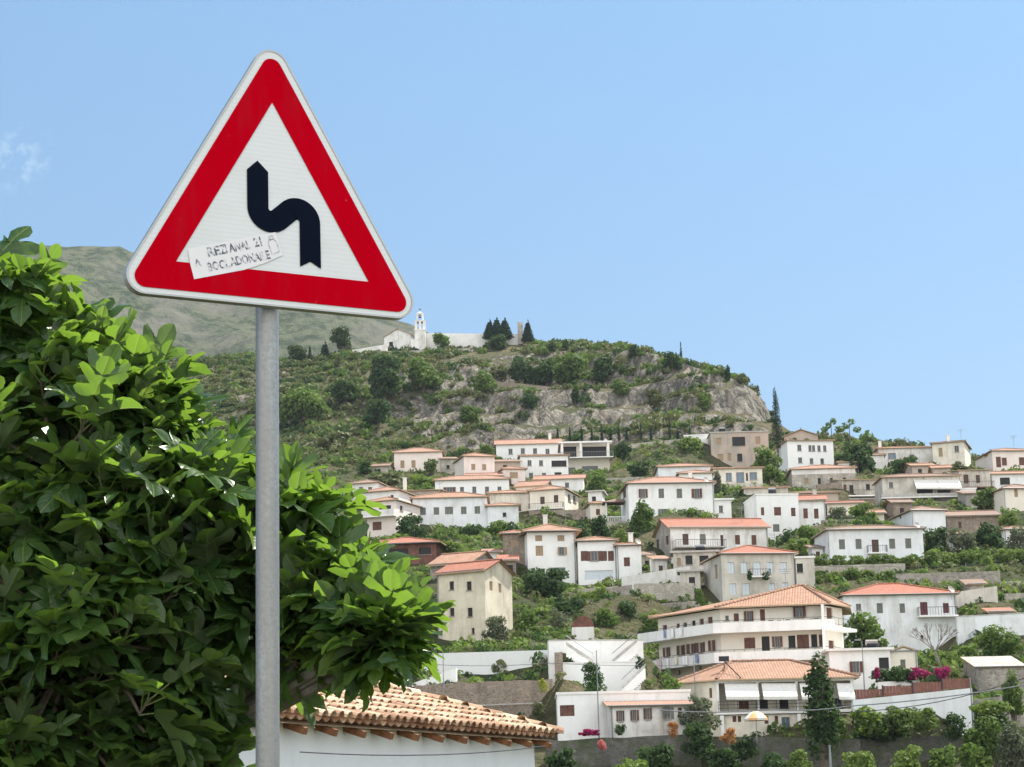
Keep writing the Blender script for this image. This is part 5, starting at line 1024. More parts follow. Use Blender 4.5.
for a in [('broad', 423, 359, 392, 46, 565, 'widest green bush on the slope below the bell tower'), ('dark', 385, 352, 400, 40, 575, 'dark bush mass on the slope below the church'), ('broad', 484, 370, 394, 28, 560, 'green bush below the churchyard wall beside the path'), ('dark', 522, 358, 384, 34, 568, 'dark bush on the slope right of the churchyard'), ('dark', 548, 358, 386, 34, 562, 'dark bush at the middle of the hill just below the crest'),
          ('broad', 572, 350, 385, 44, 560, 'large bright green bush on the crest side of the hill'), ('dark', 603, 352, 388, 30, 556, 'dark bush right of the large bright green bush'), ('dark', 576, 384, 405, 11, 530, 'small dark upright tree below the hill path'), ('broad', 621, 376, 398, 22, 535, 'green bush beside the reddish rock face'), ('dark', 672, 350, 372, 26, 565, 'dark bush on the crest left of the thin cypress'),
          ('dark', 552, 340, 352, 14, 588, 'small dark bush on the skyline of the hill'), ('dark', 566, 338, 350, 9, 588, 'tiny tree poking above the skyline of the hill'), ('dark', 634, 342, 358, 18, 578, 'dark bush on the skyline at the middle of the hill'), ('dark', 728, 364, 382, 8, 535, 'small pointed tree on the right shoulder of the hill'), ('scrub', 742, 372, 384, 14, 520, 'scrubby bush on the right shoulder of the hill'),
          ('broad', 300, 388, 425, 60, 520, 'big dark green bush mass low on the left slope of the hill'), ('dark', 345, 380, 404, 40, 545, 'dark bush on the left slope below the trees'), ('scrub', 270, 380, 408, 44, 560, 'pale scrub bush on the left slope beside the pole'), ('dark', 378, 400, 428, 36, 520, 'dark green bush left of the pale rocks'), ('scrub', 500, 362, 380, 26, 575, 'dry scrub bush under the churchyard wall'),
          ('broad', 705, 392, 410, 20, 500, 'green bush in a cleft of the right cliff'), ('scrub', 655, 388, 408, 22, 515, 'scrub bush beside the right cliff'), ('broad', 470, 405, 425, 30, 500, 'green bush among the pale rocks'), ('dark', 530, 392, 408, 22, 525, 'dark bush above the pale rocks'), ('scrub', 335, 430, 452, 44, 480, 'scrub bush at the foot of the left slope')]:
    HT_(*a, name='shrub', cat='shrub', group=HB)
T('cypress', 681.5, 340, 366, 3.5, 565, 'thin dark cypress standing alone on the hill crest', group='cypresses')
for i, (x, y0) in enumerate([(558, 427), (570, 426), (582, 427), (592, 428), (602, 424), (611, 428), (619, 424), (627, 428), (641, 422), (651, 427), (670, 418), (678, 428), (690, 426)]):
    T('cypress', x, y0, 443 - i * .3, 4.0, 450 - i, 'thin cypress in the row below the rocky hill, %s from the left' % 'first second third fourth fifth sixth seventh eighth ninth tenth eleventh twelfth thirteenth'.split()[i], group='row of thin cypresses below the cliff')
T('cypress', 777.5, 385, 447, 13, 415, 'tall dark cypress rising above the roofs beside the white house', group='cypresses')
# village trees
for a in [('broad', 431, 457, 472, 18, 424, 'round green bush in front of the highest left white house'), ('dark', 365, 461, 474, 17, 424, 'dark green bush left of the small stone hut'), ('bright', 384, 454, 474, 14, 428, 'pale green bush beside the small stone hut'),
          ('scrub', 385, 472, 486, 50, 415, 'dry green bank of scrub below the small stone hut'), ('bright', 425, 475, 486, 40, 408, 'yellow-green bank of scrub below the highest left white house'), ('broad', 487, 444, 458, 22, 440, 'green bush left of the long white upper house'),
          ('dark', 409, 512, 538, 32, 340, 'dark green round bush left of the long five-window house'), ('bright', 578, 468, 484, 20, 400, 'bright green bush in front of the veranda building'), ('broad', 598, 472, 506, 27, 378, 'bright green tree right of the cream corner house'),
          ('dark', 623, 438, 464, 22, 420, 'dark green tree right of the veranda building'), ('dark', 640, 457, 479, 28, 400, 'dark green bush above the large white house'), ('bright', 690, 436, 463, 32, 426, 'yellow-green tree left of the bare tan house'), ('scrub', 664, 448, 464, 26, 425, 'dull green bush left of the yellow-green tree'),
          ('broad', 643, 499, 542, 30, 318, 'green tree in front of the left corner of the large white house'), ('broad', 768, 446, 486, 42, 392, 'wide green tree between the bare tan house and the grey stone house'), ('olive', 718, 468, 502, 13, 350, 'narrow grey-green tree at the corner of the large white house'),
          ('dark', 724, 484, 500, 5, 348, 'slim dark bush beside the narrow grey-green tree'), ('bright', 622, 528, 545, 22, 305, 'bright bush below the small canopy terrace'), ('dark', 600, 514, 545, 28, 312, 'dark bush left of the small canopy terrace'), ('dark', 578, 520, 540, 26, 325, 'dark green shrub under the brown stone base'),
          ('dark', 788, 529, 552, 24, 312, 'dark green bush below the stepped white house'), ('broad', 810, 524, 556, 32, 306, 'green bush right of the stepped white house'), ('bright', 800, 536, 556, 30, 300, 'bright green bush at the corner above the pale stone house'), ('olive', 838, 508, 528, 30, 322, 'grey-green bush in front of the tan wall'), ('broad', 862, 505, 527, 40, 326, 'wide green bush in front of the tan wall'),
          ('dark', 861, 440, 482, 42, 402, 'large dark tree right of the white house by the cypress'), ('dark', 905, 455, 476, 34, 396, 'dark bush above the awning house'), ('dark', 930, 462, 474, 30, 394, 'dark bush left of the cream skyline house'), ('dark', 843, 452, 478, 26, 405, 'dark bush between the white house and the large dark tree'), ('scrub', 958, 462, 470, 22, 400, 'low dull bush below the cream skyline house'),
          ('broad', 988, 486, 512, 34, 330, 'green tree left of the cream house cut off by the right side'), ('dark', 936, 526, 556, 36, 296, 'dark green tree right of the wide white shuttered house'), ('olive', 963, 526, 552, 34, 294, 'dull green tree below the barn wing'), ('dark', 990, 520, 554, 40, 296, 'dark green tree right of the dull green tree'), ('olive', 1018, 526, 556, 34, 290, 'dull green tree at the right edge below the cream house'), ('bright', 1010, 506, 526, 26, 312, 'bright green bush at the right edge'),
          ('dark', 545, 566, 610, 62, 262, 'large dark green tree below the tall white house'), ('olive', 498, 615, 652, 36, 236, 'round silvery olive tree below the sunlit gable'), ('olive', 560, 606, 640, 34, 245, 'silvery olive tree right of the dark hollow'), ('broad', 527, 608, 642, 28, 242, 'green tree between the two silvery olive trees'), ('broad', 606, 606, 636, 28, 246, 'green bush right of the rusty curved shed'),
          ('dark', 572, 598, 614, 40, 252, 'dark bush above the rusty curved shed'), ('bright', 600, 588, 602, 44, 262, 'bright green bank of shrubs below the garage arch'), ('dark', 628, 600, 634, 34, 250, 'dark green tree left of the big balcony building'), ('broad', 650, 610, 636, 24, 246, 'green bush beside the left end of the big balcony building'), ('dark', 615, 592, 612, 30, 256, 'dark bush under the slanting stone wall'),
          ('broad', 455, 640, 656, 40, 240, 'green hedge below the cream stone house'), ('dark', 430, 656, 690, 34, 226, 'dark green bush beside the fig leaves below the cream house'), ('bright', 505, 586, 612, 26, 258, 'sunny grassy bush right of the sunlit gable'), ('bright', 480, 548, 566, 34, 290, 'bright green bush below the long green hedge'), ('bright', 450, 540, 556, 40, 300, 'bright green bush right of the dark shelter'),
          ('broad', 700, 588, 604, 14, 250, 'weedy bush growing from the stained grey wall'), ('broad', 866, 609, 655, 50, 222, 'bright green rounded tree right of the big balcony building'), ('broad', 1000, 622, 666, 52, 222, 'wide green tree at the right edge below the pale garden wall'), ('bright', 942, 648, 676, 50, 218, 'yellow-green bush under the bare tree'), ('bright', 968, 642, 668, 36, 220, 'yellow-green bush left of the wide green tree'),
          ('dark', 884, 666, 684, 30, 199, 'dark green creeper at the left end of the flower bed'), ('dark', 824, 656, 762, 42, 185, 'tall dark tree in front of the right end of the awning building', 'broadleaf_tree'), ('bright', 868, 704, 735, 46, 189, 'bright climbing vine on the left of the garden wall'), ('vine', 898, 706, 732, 46, 189, 'bright climbing vine in the middle of the garden wall'), ('vine', 926, 708, 730, 36, 189, 'bright climbing vine at the right of the garden wall'),
          ('dark', 880, 718, 742, 80, 191, 'dark shaded creeper under the climbing vines'), ('dark', 996, 702, 752, 56, 184, 'dark green tree at the bottom right corner'), ('bright', 990, 698, 716, 44, 182, 'sunlit vine crown above the bottom right tree'), ('broad', 1014, 670, 716, 26, 186, 'green tree cut by the right side above the bottom corner'), ('olive', 1016, 722, 775, 44, 176, 'silvery shrub in the bottom right corner'),
          ('bright', 800, 748, 780, 30, 176, 'yellow-green plant at the bottom under the awning building'), ('bright', 862, 748, 782, 46, 176, 'yellow-green plant at the bottom below the garden wall'), ('bright', 908, 746, 782, 40, 176, 'leafy plant at the bottom middle of the dark wall'), ('broad', 944, 744, 782, 36, 176, 'green plant at the bottom right of the dark wall'), ('bright', 632, 758, 782, 40, 174, 'yellow-green plant at the bottom below the terrace building'),
          ('dark', 593, 661, 695, 30, 195, 'green potted tree on the white terrace'), ('broad', 671, 674, 688, 26, 196, 'green bush on the right end of the white terrace'), ('dark', 641, 656, 669, 14, 203, 'small dark bush on the stair landing'), ('olive', 700, 693, 735, 42, 187, 'round grey-green tree left of the awning building'), ('dark', 700, 722, 758, 44, 184, 'dark bush mass on the wall below the round grey-green tree'), ('dark', 745, 738, 760, 30, 184, 'dark creeper hanging on the wall below the parasol'),
          ('broad', 985, 716, 775, 60, 181, 'wide green tree just left of the bottom right corner'), ('dark', 955, 712, 740, 26, 188, 'dark bush hanging at the end of the pale garden wall'), ('broad', 838, 716, 742, 26, 188, 'green shrub right of the tall dark tree'), ('dark', 560, 748, 775, 40, 182, 'dark creeper at the left foot of the mossy wall'), ('dark', 655, 744, 775, 50, 182, 'dark creeper at the middle of the mossy wall'), ('dark', 775, 752, 780, 40, 180, 'dark shrub behind the yellow-green plant under the awning building'), ('broad', 975, 745, 782, 40, 178, 'green shrub between the leafy plants and the bottom right corner'), ('dark', 725, 745, 770, 36, 183, 'dark creeper under the orange shrub left of the parasol'),
          ('yellow', 543, 678, 692, 12, 198, 'yellow-green weed growing on the brown stone wall'), ('scrub', 538, 700, 716, 16, 197, 'dull weed growing low on the brown stone wall'), ('flower_o', 673, 722, 737, 17, 184, 'orange flowering shrub below the narrow white wing'), ('flower_o', 730, 729, 744, 19, 184, 'orange flowering shrub left of the parasol'), ('flower_p', 602, 738, 750, 12, 184, 'pink flowers hanging on the mossy wall'),
          ('flower_m', 943, 665, 681, 20, 197, 'brightest magenta bougainvillea at the right of the flower bed'), ('flower_m', 920, 667, 679, 24, 197.5, 'magenta bougainvillea in the middle of the flower bed'), ('flower_m', 877, 667, 678, 8, 197.5, 'small magenta bougainvillea at the left of the flower bed'), ('dark', 903, 666, 684, 34, 198.5, 'dark hedge behind the magenta flowers'),
          ('flower_m', 590, 728, 735, 24, 186, 'thin spray of magenta blossom on the terrace railing'), ('dark', 620, 724, 735, 16, 186, 'dark plant beside the magenta spray'), ('dark', 750, 571, 580, 7, 259, 'hanging plant at the left of the stone house balcony'), ('dark', 766, 570, 580, 9, 259, 'hanging plant at the right of the stone house balcony')]:
    T(*a)
for i, (x, y0, y1, w_, D, lb) in enumerate([(418, 522, 545, 30, 335, 'leftmost'), (445, 524, 546, 34, 334, 'second'), (473, 523, 545, 32, 334, 'middle'), (497, 520, 544, 30, 335, 'fourth'), (512, 522, 552, 24, 332, 'rightmost')]):
    T('broad' if i % 2 else 'dark', x, y0, y1, w_, D, lb + ' bush of the long hedge below the five-window house', name='hedge_bush', cat='bush', group='hedge below the five-window house')
for i, x in enumerate(range(822, 925, 17)):
    T('vine', x, 553.5 + (i % 3), 566, 22, 275, 'vine clump on the trellis below the wide white shuttered house, %s from the left' % 'first second third fourth fifth sixth seventh'.split()[i], name='grape_vine', cat='vine', group='grape vines on the trellis')
for i, x in enumerate(range(932, 1030, 18)):
    T('vine', x, 549 + (i % 2), 564, 24, 275, 'vine clump on the terrace right of the wide white shuttered house, %s from the left' % 'first second third fourth fifth sixth'.split()[i], name='grape_vine', cat='vine', group='grape vines on the right terrace')
for i, x in enumerate(range(815, 905, 18)):
    T('vine' if i % 2 else 'broad', x, 567 + (i % 2) * 2, 586, 24, 266, 'green scrub clump above the big pale blue house, %s from the left' % 'first second third fourth fifth'.split()[i], name='terrace_bush', cat='bush', group='bushes on the terrace above the pale blue house')
for i, (x, y0, w_) in enumerate([(832, 417, 15), (850, 419, 18)]):
    D = 425; p = at(x, 441, D); s = mpp(D); root = empty('young_tree', p, ['spindly young tree left of the pair on the skyline', 'spindly young tree right of the pair on the skyline'][i], 'tree', 'spindly skyline trees')
    m = MB(); m.tube([p - UPV * 2, p + UPV * 8 * s, p + UPV * (435 - y0) * s], [.12, .09, .04], 5); m.build('trunk', M['bark'], root)
    lb = [((-.45 + .3 * j) * w_ * s, (j % 2) * .6, (12 + 4 * (j % 3)) * s, w_ * .22 * s, .7, .6) for j in range(4)]; V, F_, r_ = leafcloud(lb, 240, .28, i + 5); npmesh('crown', V + p, F_, L['broad'], r_, root)
# bare tree
def bare():
    p = at(941, 668, 214); root = empty('bare_tree', p, 'leafless grey tree in front of the pale blue house', 'tree'); m = MB(); r = random.Random(5); s = mpp(214)
    m.tube([p - UPV * 2, p, p + np.array([-.5, 0, 1.6])], [.2, .17, .14], 6); base = p + np.array([-.5, 0, 1.6])
    m.build('trunk', M['greybark'], root); m = MB()
    def br(a, d, l, rad, k):
        b = a + d * l; m.tube([a, (a + b) / 2 + np.array([r.uniform(-.05, .05), 0, .03]), b], [rad, rad * .8, rad * .55], 4)
        if k:
            for _ in range(3): br(b, unit(d + np.array([r.uniform(-.6, .6), r.uniform(-.5, .5), r.uniform(-.1, .4)])), l * .66, rad * .6, k - 1)
    for i in range(6): a = i * 1.05; br(base, unit([math.cos(a) * .8, math.sin(a) * .5, .75]), 1.3, .075, 3)
    m.build('branches', M['greybark'], root)
bare()

# scrub and undergrowth nobody could count
def scatter(name, n, xr, yr, mask, smin, smax, mats, nl, label, cat, seed):
    g = np.random.default_rng(seed); X = g.uniform(*xr, n); Y = g.uniform(*yr, n); PX = 512 + FPX * X / Y; keep = (PX > -700) & (PX < 1500) & mask(X, Y, PX) & (((PX > -60) & (PX < 1090)) | (g.random(n) < .45)); X, Y = X[keep], Y[keep]
    Z = np.array([gz(a, b) for a, b in zip(X, Y)]); n = len(X); S = smin + (smax - smin) * g.random(n) ** 2
    prot = [leafcloud([(0, 0, .25, .8, .8, .42), (.45, .2, .2, .5, .5, .3), (-.4, -.3, .2, .5, .5, .3)], nl, .30, seed + k, inner=.1) for k in range(4)]
    Vs, Rs, Ms = [], [], []
    for i in range(n):
        V, F_, r_ = prot[i % 4]; a = g.uniform(0, 6.28); ca, sa = math.cos(a), math.sin(a); v = V * S[i]; Vs.append(np.c_[v[:, 0] * ca - v[:, 1] * sa + X[i], v[:, 0] * sa + v[:, 1] * ca + Y[i], v[:, 2] * g.uniform(.8, 1.5) + Z[i]]); Rs.append(np.clip(r_ * .5 + g.random() * .5, 0, 1)); Ms.append(np.full(len(r_), g.choice(len(mats), p=None)))
    V = np.concatenate(Vs); tag(npmesh(name, V, np.arange(len(V)).reshape(-1, 4), mats, np.concatenate(Rs), mi=np.concatenate(Ms)), label, cat, kind='stuff')
def m1(X, Y, PX):
    d = fbm(X / 22, Y / 22, 4, 61); lefty = 1 - sstep(330, 480, PX); return (Y > 440) & (d > .40 - .2 * lefty - .06 * sstep(560, 600, Y)) & ~((PX > 800) & (Y > 450))
scatter('hillside_scrub', 17000, (-170, 90), (440, 655), m1, .4, 2.0, [L['scrub'], L['dark'], L['scrub'], L['broad']], 44, 'dark and olive scrub covering the rocky hill', 'scrub', 71)
HP = [(h['A'], h['u'], h['w'], h['W'], h['d']) for h in H.values()]
def m2(X, Y, PX):
    k = np.ones(len(X), bool)
    for A, u, w_, W, d in HP:
        a = (X - A[0]) * u[0] + (Y - A[1]) * u[1]; b = (X - A[0]) * w_[0] + (Y - A[1]) * w_[1]; k &= ~((a > -1.2) & (a < W + 1.2) & (b > -2.5) & (b < d + 1))
    return k & (fbm(X / 12, Y / 12, 3, 81) > .30)
scatter('undergrowth', 36000, (-130, 160), (192, 445), m2, .3, 1.25, [L['scrub'], L['broad'], L['bright'], L['dark']], 26, 'low green undergrowth between the village houses', 'undergrowth', 77)

# ------------------------------------------------------------------ foreground house with barrel tiles
def near_house():
    u = np.array([math.cos(R_(67)), math.sin(R_(67)), 0]); n = np.array([u[1], -u[0], 0]); inn = -n
    ER = at(557, 738, 36.0); tp = math.tan(R_(19)); Wl = 17.0; EL = ER - u * Wl; z = ER[2]
    root = empty('tiled_house', ER - u * 8 + inn * 5 - UPV * 3.5, 'white house with a sunlit barrel-tile roof beside the fig leaves', 'house')
    wR = ER - u * .3 + inn * .28; wL = EL + u * .3 + inn * .28; mb = MB(); zb = -2.4
    for a, b in ((wL, wR), (wR, wR + inn * 9), (wR + inn * 9, wL + inn * 9), (wL + inn * 9, wL)): wallpanel(mb, a, b, zb, z + .05, [])
    mb.build('wall', M['nearwall'], root)
    Pt = lambda a, b, k=0: ER - u * a + inn * b + UPV * (b * tp * 1.0 + k)      # a along the eave from the right end, b inward
    bd = 10.0; hd = bd / 2; mb = MB()
    # boarding under the tiles
    c = [Pt(Wl, 0, -.05), Pt(0, 0, -.05), Pt(hd, hd, -.05), Pt(Wl - hd, hd, -.05)]; mb.face(c); c2 = [x + inn * 0 for x in (ER + inn * bd - UPV * .05, EL + inn * bd - UPV * .05)]
    mb.face([c[1], c2[0], c[2]]); mb.face([c2[0], c2[1], c[3], c[2]]); mb.face([c2[1], c[0], c[3]]); 
    ro = mb.build('roof_boarding', M['tanw'], root)
    sl = unit(inn + UPV * tp); nm = unit(np.cross(-u, sl)); nm = nm if nm[2] > 0 else -nm; V, F, Rn, Mi = [], [], [], []; r = random.Random(3)
    ts = np.linspace(0, math.pi, 7)
    def tile(P, d, side, up, r0, r1, Ln, cv, rn, cap=False):
        o = len(V); R0, R1 = [], []
        for t in ts:
            cc, ss = math.cos(t), math.sin(t) * cv; R0.append(P + side * cc * r0 + up * ss * r0); R1.append(P + d * Ln + side * cc * r1 + up * ss * r1)
        I0 = [x - up * .016 * cv for x in R0]
        V.extend(R0); V.extend(R1); V.extend(I0); k = len(ts)
        for i in range(k - 1): F.append((o + i, o + i + 1, o + k + i + 1, o + k + i)); Rn.append(rn); Mi.append(0); F.append((o + 2 * k + i, o + 2 * k + i + 1, o + i + 1, o + i)); Rn.append(rn * .6); Mi.append(0)
        if cap:
            for i in range(k // 2):
                q_ = (o + i, o + i + 1, o + k - 2 - i, o + k - 1 - i)
                V.extend([V[j] + d * .05 for j in q_]); m_ = len(V); F.append((m_ - 4, m_ - 3, m_ - 2, m_ - 1)); Rn.append(.5); Mi.append(1)
    pitch = .235; rows = int(hd / math.cos(R_(19)) / .33); slope_h = lambda j: j * .33
    for i in range(int(Wl / pitch)):
        a = .1 + i * pitch
        for j in range(rows):
            sdist = j * .33; b = sdist * math.cos(R_(19))
            if b > a - .02 or b > Wl - a: continue
            jit = lambda s: r.uniform(-s, s)
            P = Pt(a + jit(.012), b - .03 + jit(.015), .045 + jit(.006)); dd = unit(sl + (-u) * jit(.04) - nm * r.uniform(.05, .10)); rn = r.random()
            tile(P + nm * .038, dd, -u, nm, .088, .074, .40, 1, rn, cap=(j == 0))
            tile(Pt(a + pitch / 2, b - .03, .065) , sl, -u, nm, .082, .095, .40, -.75, r.random() * .7)
    # back and side slopes, same tiles, coarser rows
    def slope(O, al, inw, Wd):
        s2 = unit(inw + UPV * tp); n2 = unit(np.cross(al, s2)); n2 = n2 if n2[2] > 0 else -n2
        for i in range(int(Wd / pitch)):
            a = .1 + i * pitch
            for j in range(rows):
                b = j * .33 * math.cos(R_(19))
                if b > a or b > Wd - a: continue
                tile(O + al * a + inw * b + UPV * (b * tp + .05), s2, al, n2, .095, .08, .4, 1, r.random())
    slope(ER, inn, -u, bd); slope(EL + inn * bd, u, n, Wl); slope(EL + inn * bd, n, u, bd)
    for a, b in ((Pt(0, 0), Pt(hd, hd)), (Pt(hd, hd), Pt(Wl - hd, hd)), (Pt(Wl, 0), Pt(Wl - hd, hd)), (ER + inn * bd, Pt(hd, hd)), (EL + inn * bd, Pt(Wl - hd, hd))):
        d = unit(b - a); ln = np.linalg.norm(b - a); s_ = unit(np.cross(d, UPV)); up_ = np.cross(s_, d); up_ = up_ if up_[2] > 0 else -up_
        for k in range(int(ln / .36) + 1): tile(a + d * (k * .36 - .05) + up_ * (.075 + r.uniform(-.008, .008)), d, s_, up_, .125, .105, .44, 1, r.random(), cap=True)
    me = npmesh('barrel_tiles', np.array(V), np.array(F), [M['tile'], M['mortar']], Rn, root, mi=Mi)
    me.data.polygons.foreach_set('use_smooth', [False] * len(me.data.polygons))
    k = 0
    for i in range(int(Wl / .82)):
        a = .35 + i * .82; m = MB(); m.box(Pt(a, .16, -.13), -u * .045, sl * .2, nm * .045); m.build('rafter', M['rafter'], ro)
q = NT('barrel_tile'); p = q.pos(); rr_ = q.n('Attribute', attribute_name='rnd').outputs['Fac']
c = q.ramp(rr_, [(0, (.26, .145, .09)), (.3, (.40, .25, .165)), (.65, (.52, .37, .25)), (1, (.64, .52, .38))]); c = q.mix(q.ramp(q.noise(p, 1.6, 6, .75), [(.45, (0, 0, 0)), (.7, (.65, .65, .65))]), c, (.26, .18, .12)); c = q.mix(q.ramp(q.noise(p, 9, 4, .7), [(.55, (0, 0, 0)), (.75, (.5, .5, .5))]), c, (.60, .54, .42))
q.bump(q.noise(p, 25, 4, .7), .5, .01); M['tile'] = q.fin(c, .92, .15)
M['mortar'] = plain('old_mortar', (.36, .28, .21), .95, .4, 12); M['rafter'] = plain('orange_timber', (.22, .10, .045), .75, .4, 9)
M['nearwall'] = plaster('near_white_plaster', (.78, .80, .80), .12)
near_house()

# ------------------------------------------------------------------ street lamps, cables, parasol
def lamppost(label, px, y0, y1, D, arm=4, rad=.06, head=True):
    s = mpp(D); b = at(px, y1, D); t = b + UPV * (y1 - y0) * s; root = empty('street_lamp' if head else 'utility_pole', b, label, 'street lamp' if head else 'pole'); m = MB()
    m.tube([b - UPV * 2, b, t], [rad * 1.3, rad, rad * .6], 7); m.build('pole', M['metal'], root)
    if head:
        m = MB(); m.tube([t, t + np.array([-arm * s * .3, 0, arm * s * .8]), t + np.array([-arm * s, 0, arm * s * .9])], rad * .5, 5); m.build('arm', M['metal'], root)
        m = MB(); e = t + np.array([-arm * s, 0, arm * s * .9]); m.box(e, (.28, 0, 0), (0, .13, 0), (0, 0, .06)); m.build('lamp_head', M['frame'], root)
    else:
        m = MB(); m.tube([t, t + UPV * .12], rad * .8, 7); m.build('cap', M['metal'], root)
    return t
lamppost('street lamp with a curved arm in front of the small flat-roofed white house', 864.5, 645, 690, 199)
lamppost('thin dark pole in front of the low white terrace building', 599, 655, 736, 187, head=False)
lamppost('slim pole in front of the brown stone wall beside the tiled roof', 444, 655, 712, 150, rad=.04, head=False)
lamppost('grey pole below the lower balcony beside the washing', 695, 656, 690, 197, rad=.05, head=False)
lamppost('short concrete post at the bottom right of the awning building', 831, 748, 775, 172, rad=.14, head=False)
lamppost('grey pole at the right end of the pale garden wall', 972, 680, 708, 192, rad=.08, head=False)
D = 120; p = at(412, 697, D); m = MB(); m.tube([p - UPV * 3, p, p + UPV * .35], [.03, .03, .02], 6); s = mpp(D); m.tube([p + UPV * .05, p + UPV * .25, p + UPV * .55, p + UPV * .65], [.06, .13, .16, .03], 6); tag(m.build('garden_lantern', M['iron']), 'small black lantern on a thin post behind the tiled roof', 'lantern')
def cable(label, pts, rad=.02, mat='cable', name='overhead_cable', sag=0):
    P = [at(*q_) for q_ in pts]; out = []
    for a, b in zip(P, P[1:]):
        for k in range(8): t = k / 8; out.append(a + (b - a) * t - UPV * sag * 4 * t * (1 - t))
    out.append(P[-1]); m = MB(); m.tube(out, rad, 5); tag(m.build(name, M[mat]), label, 'cable')
cable('overhead cable crossing the tall white terrace wall', [(380, 660, 150), (548, 663, 170), (760, 661, 190)], .02, sag=.3)
cable('lower overhead cable crossing in front of the awning building', [(660, 710, 185), (770, 709.5, 183), (850, 706, 181), (1030, 684, 178)], .05, 'metal', sag=.2)
cable('thin cable sagging across the wall of the tiled house', [(300, 752, 26), (545, 746, 33)], .008, sag=.08)
cable('upper thin cable in front of the pale garden wall', [(850, 712, 182), (1030, 676, 180)], .035, sag=.6)
cable('thin cable over the vine trellis on the right', [(820, 566, 262), (1030, 562, 262)], .02, sag=.3)
def parasol():
    D = 185; c = at(756, 718.5, D); s = mpp(D); root = empty('parasol', at(756, 741, D), 'cream and orange parasol in front of the awning building', 'parasol'); R = 11.5 * s; m = MB(); k = 16; top = c + UPV * 8 * s
    for i in range(k):
        a, b = 2 * math.pi * i / k, 2 * math.pi * (i + 1) / k; o = lambda t, r_, z: c + np.array([math.cos(t) * r_, math.sin(t) * r_, z]); mm = (i // 2) % 2
        m.face([o(a, R, 0), o(b, R, 0), o(b, R * .6, 4.6 * s), o(a, R * .6, 4.6 * s)], mm); m.face([o(a, R * .6, 4.6 * s), o(b, R * .6, 4.6 * s), top], mm); m.face([o(b, R, -.18), o(a, R, -.18), o(a, R, 0), o(b, R, 0)], mm)
    m.build('canopy', [M['canvas'], plain('orange_canvas', (.72, .42, .2), .85, .05)], root); m = MB(); m.tube([c - UPV * 24 * s, top], .035, 6); m.build('pole', M['metal'], root)
parasol()
# posts of the vine trellis
for i, x in enumerate((840, 880, 919, 966, 996)):
    p = at(x, 570, 270); m = MB(); m.tube([p - UPV * 2, p + UPV * .9], .035, 5); tag(m.build('trellis_post', M['greybark']), 'pale trellis post among the vines, %s from the left' % 'first second third fourth fifth'.split()[i], 'post', 'posts of the vine trellis')

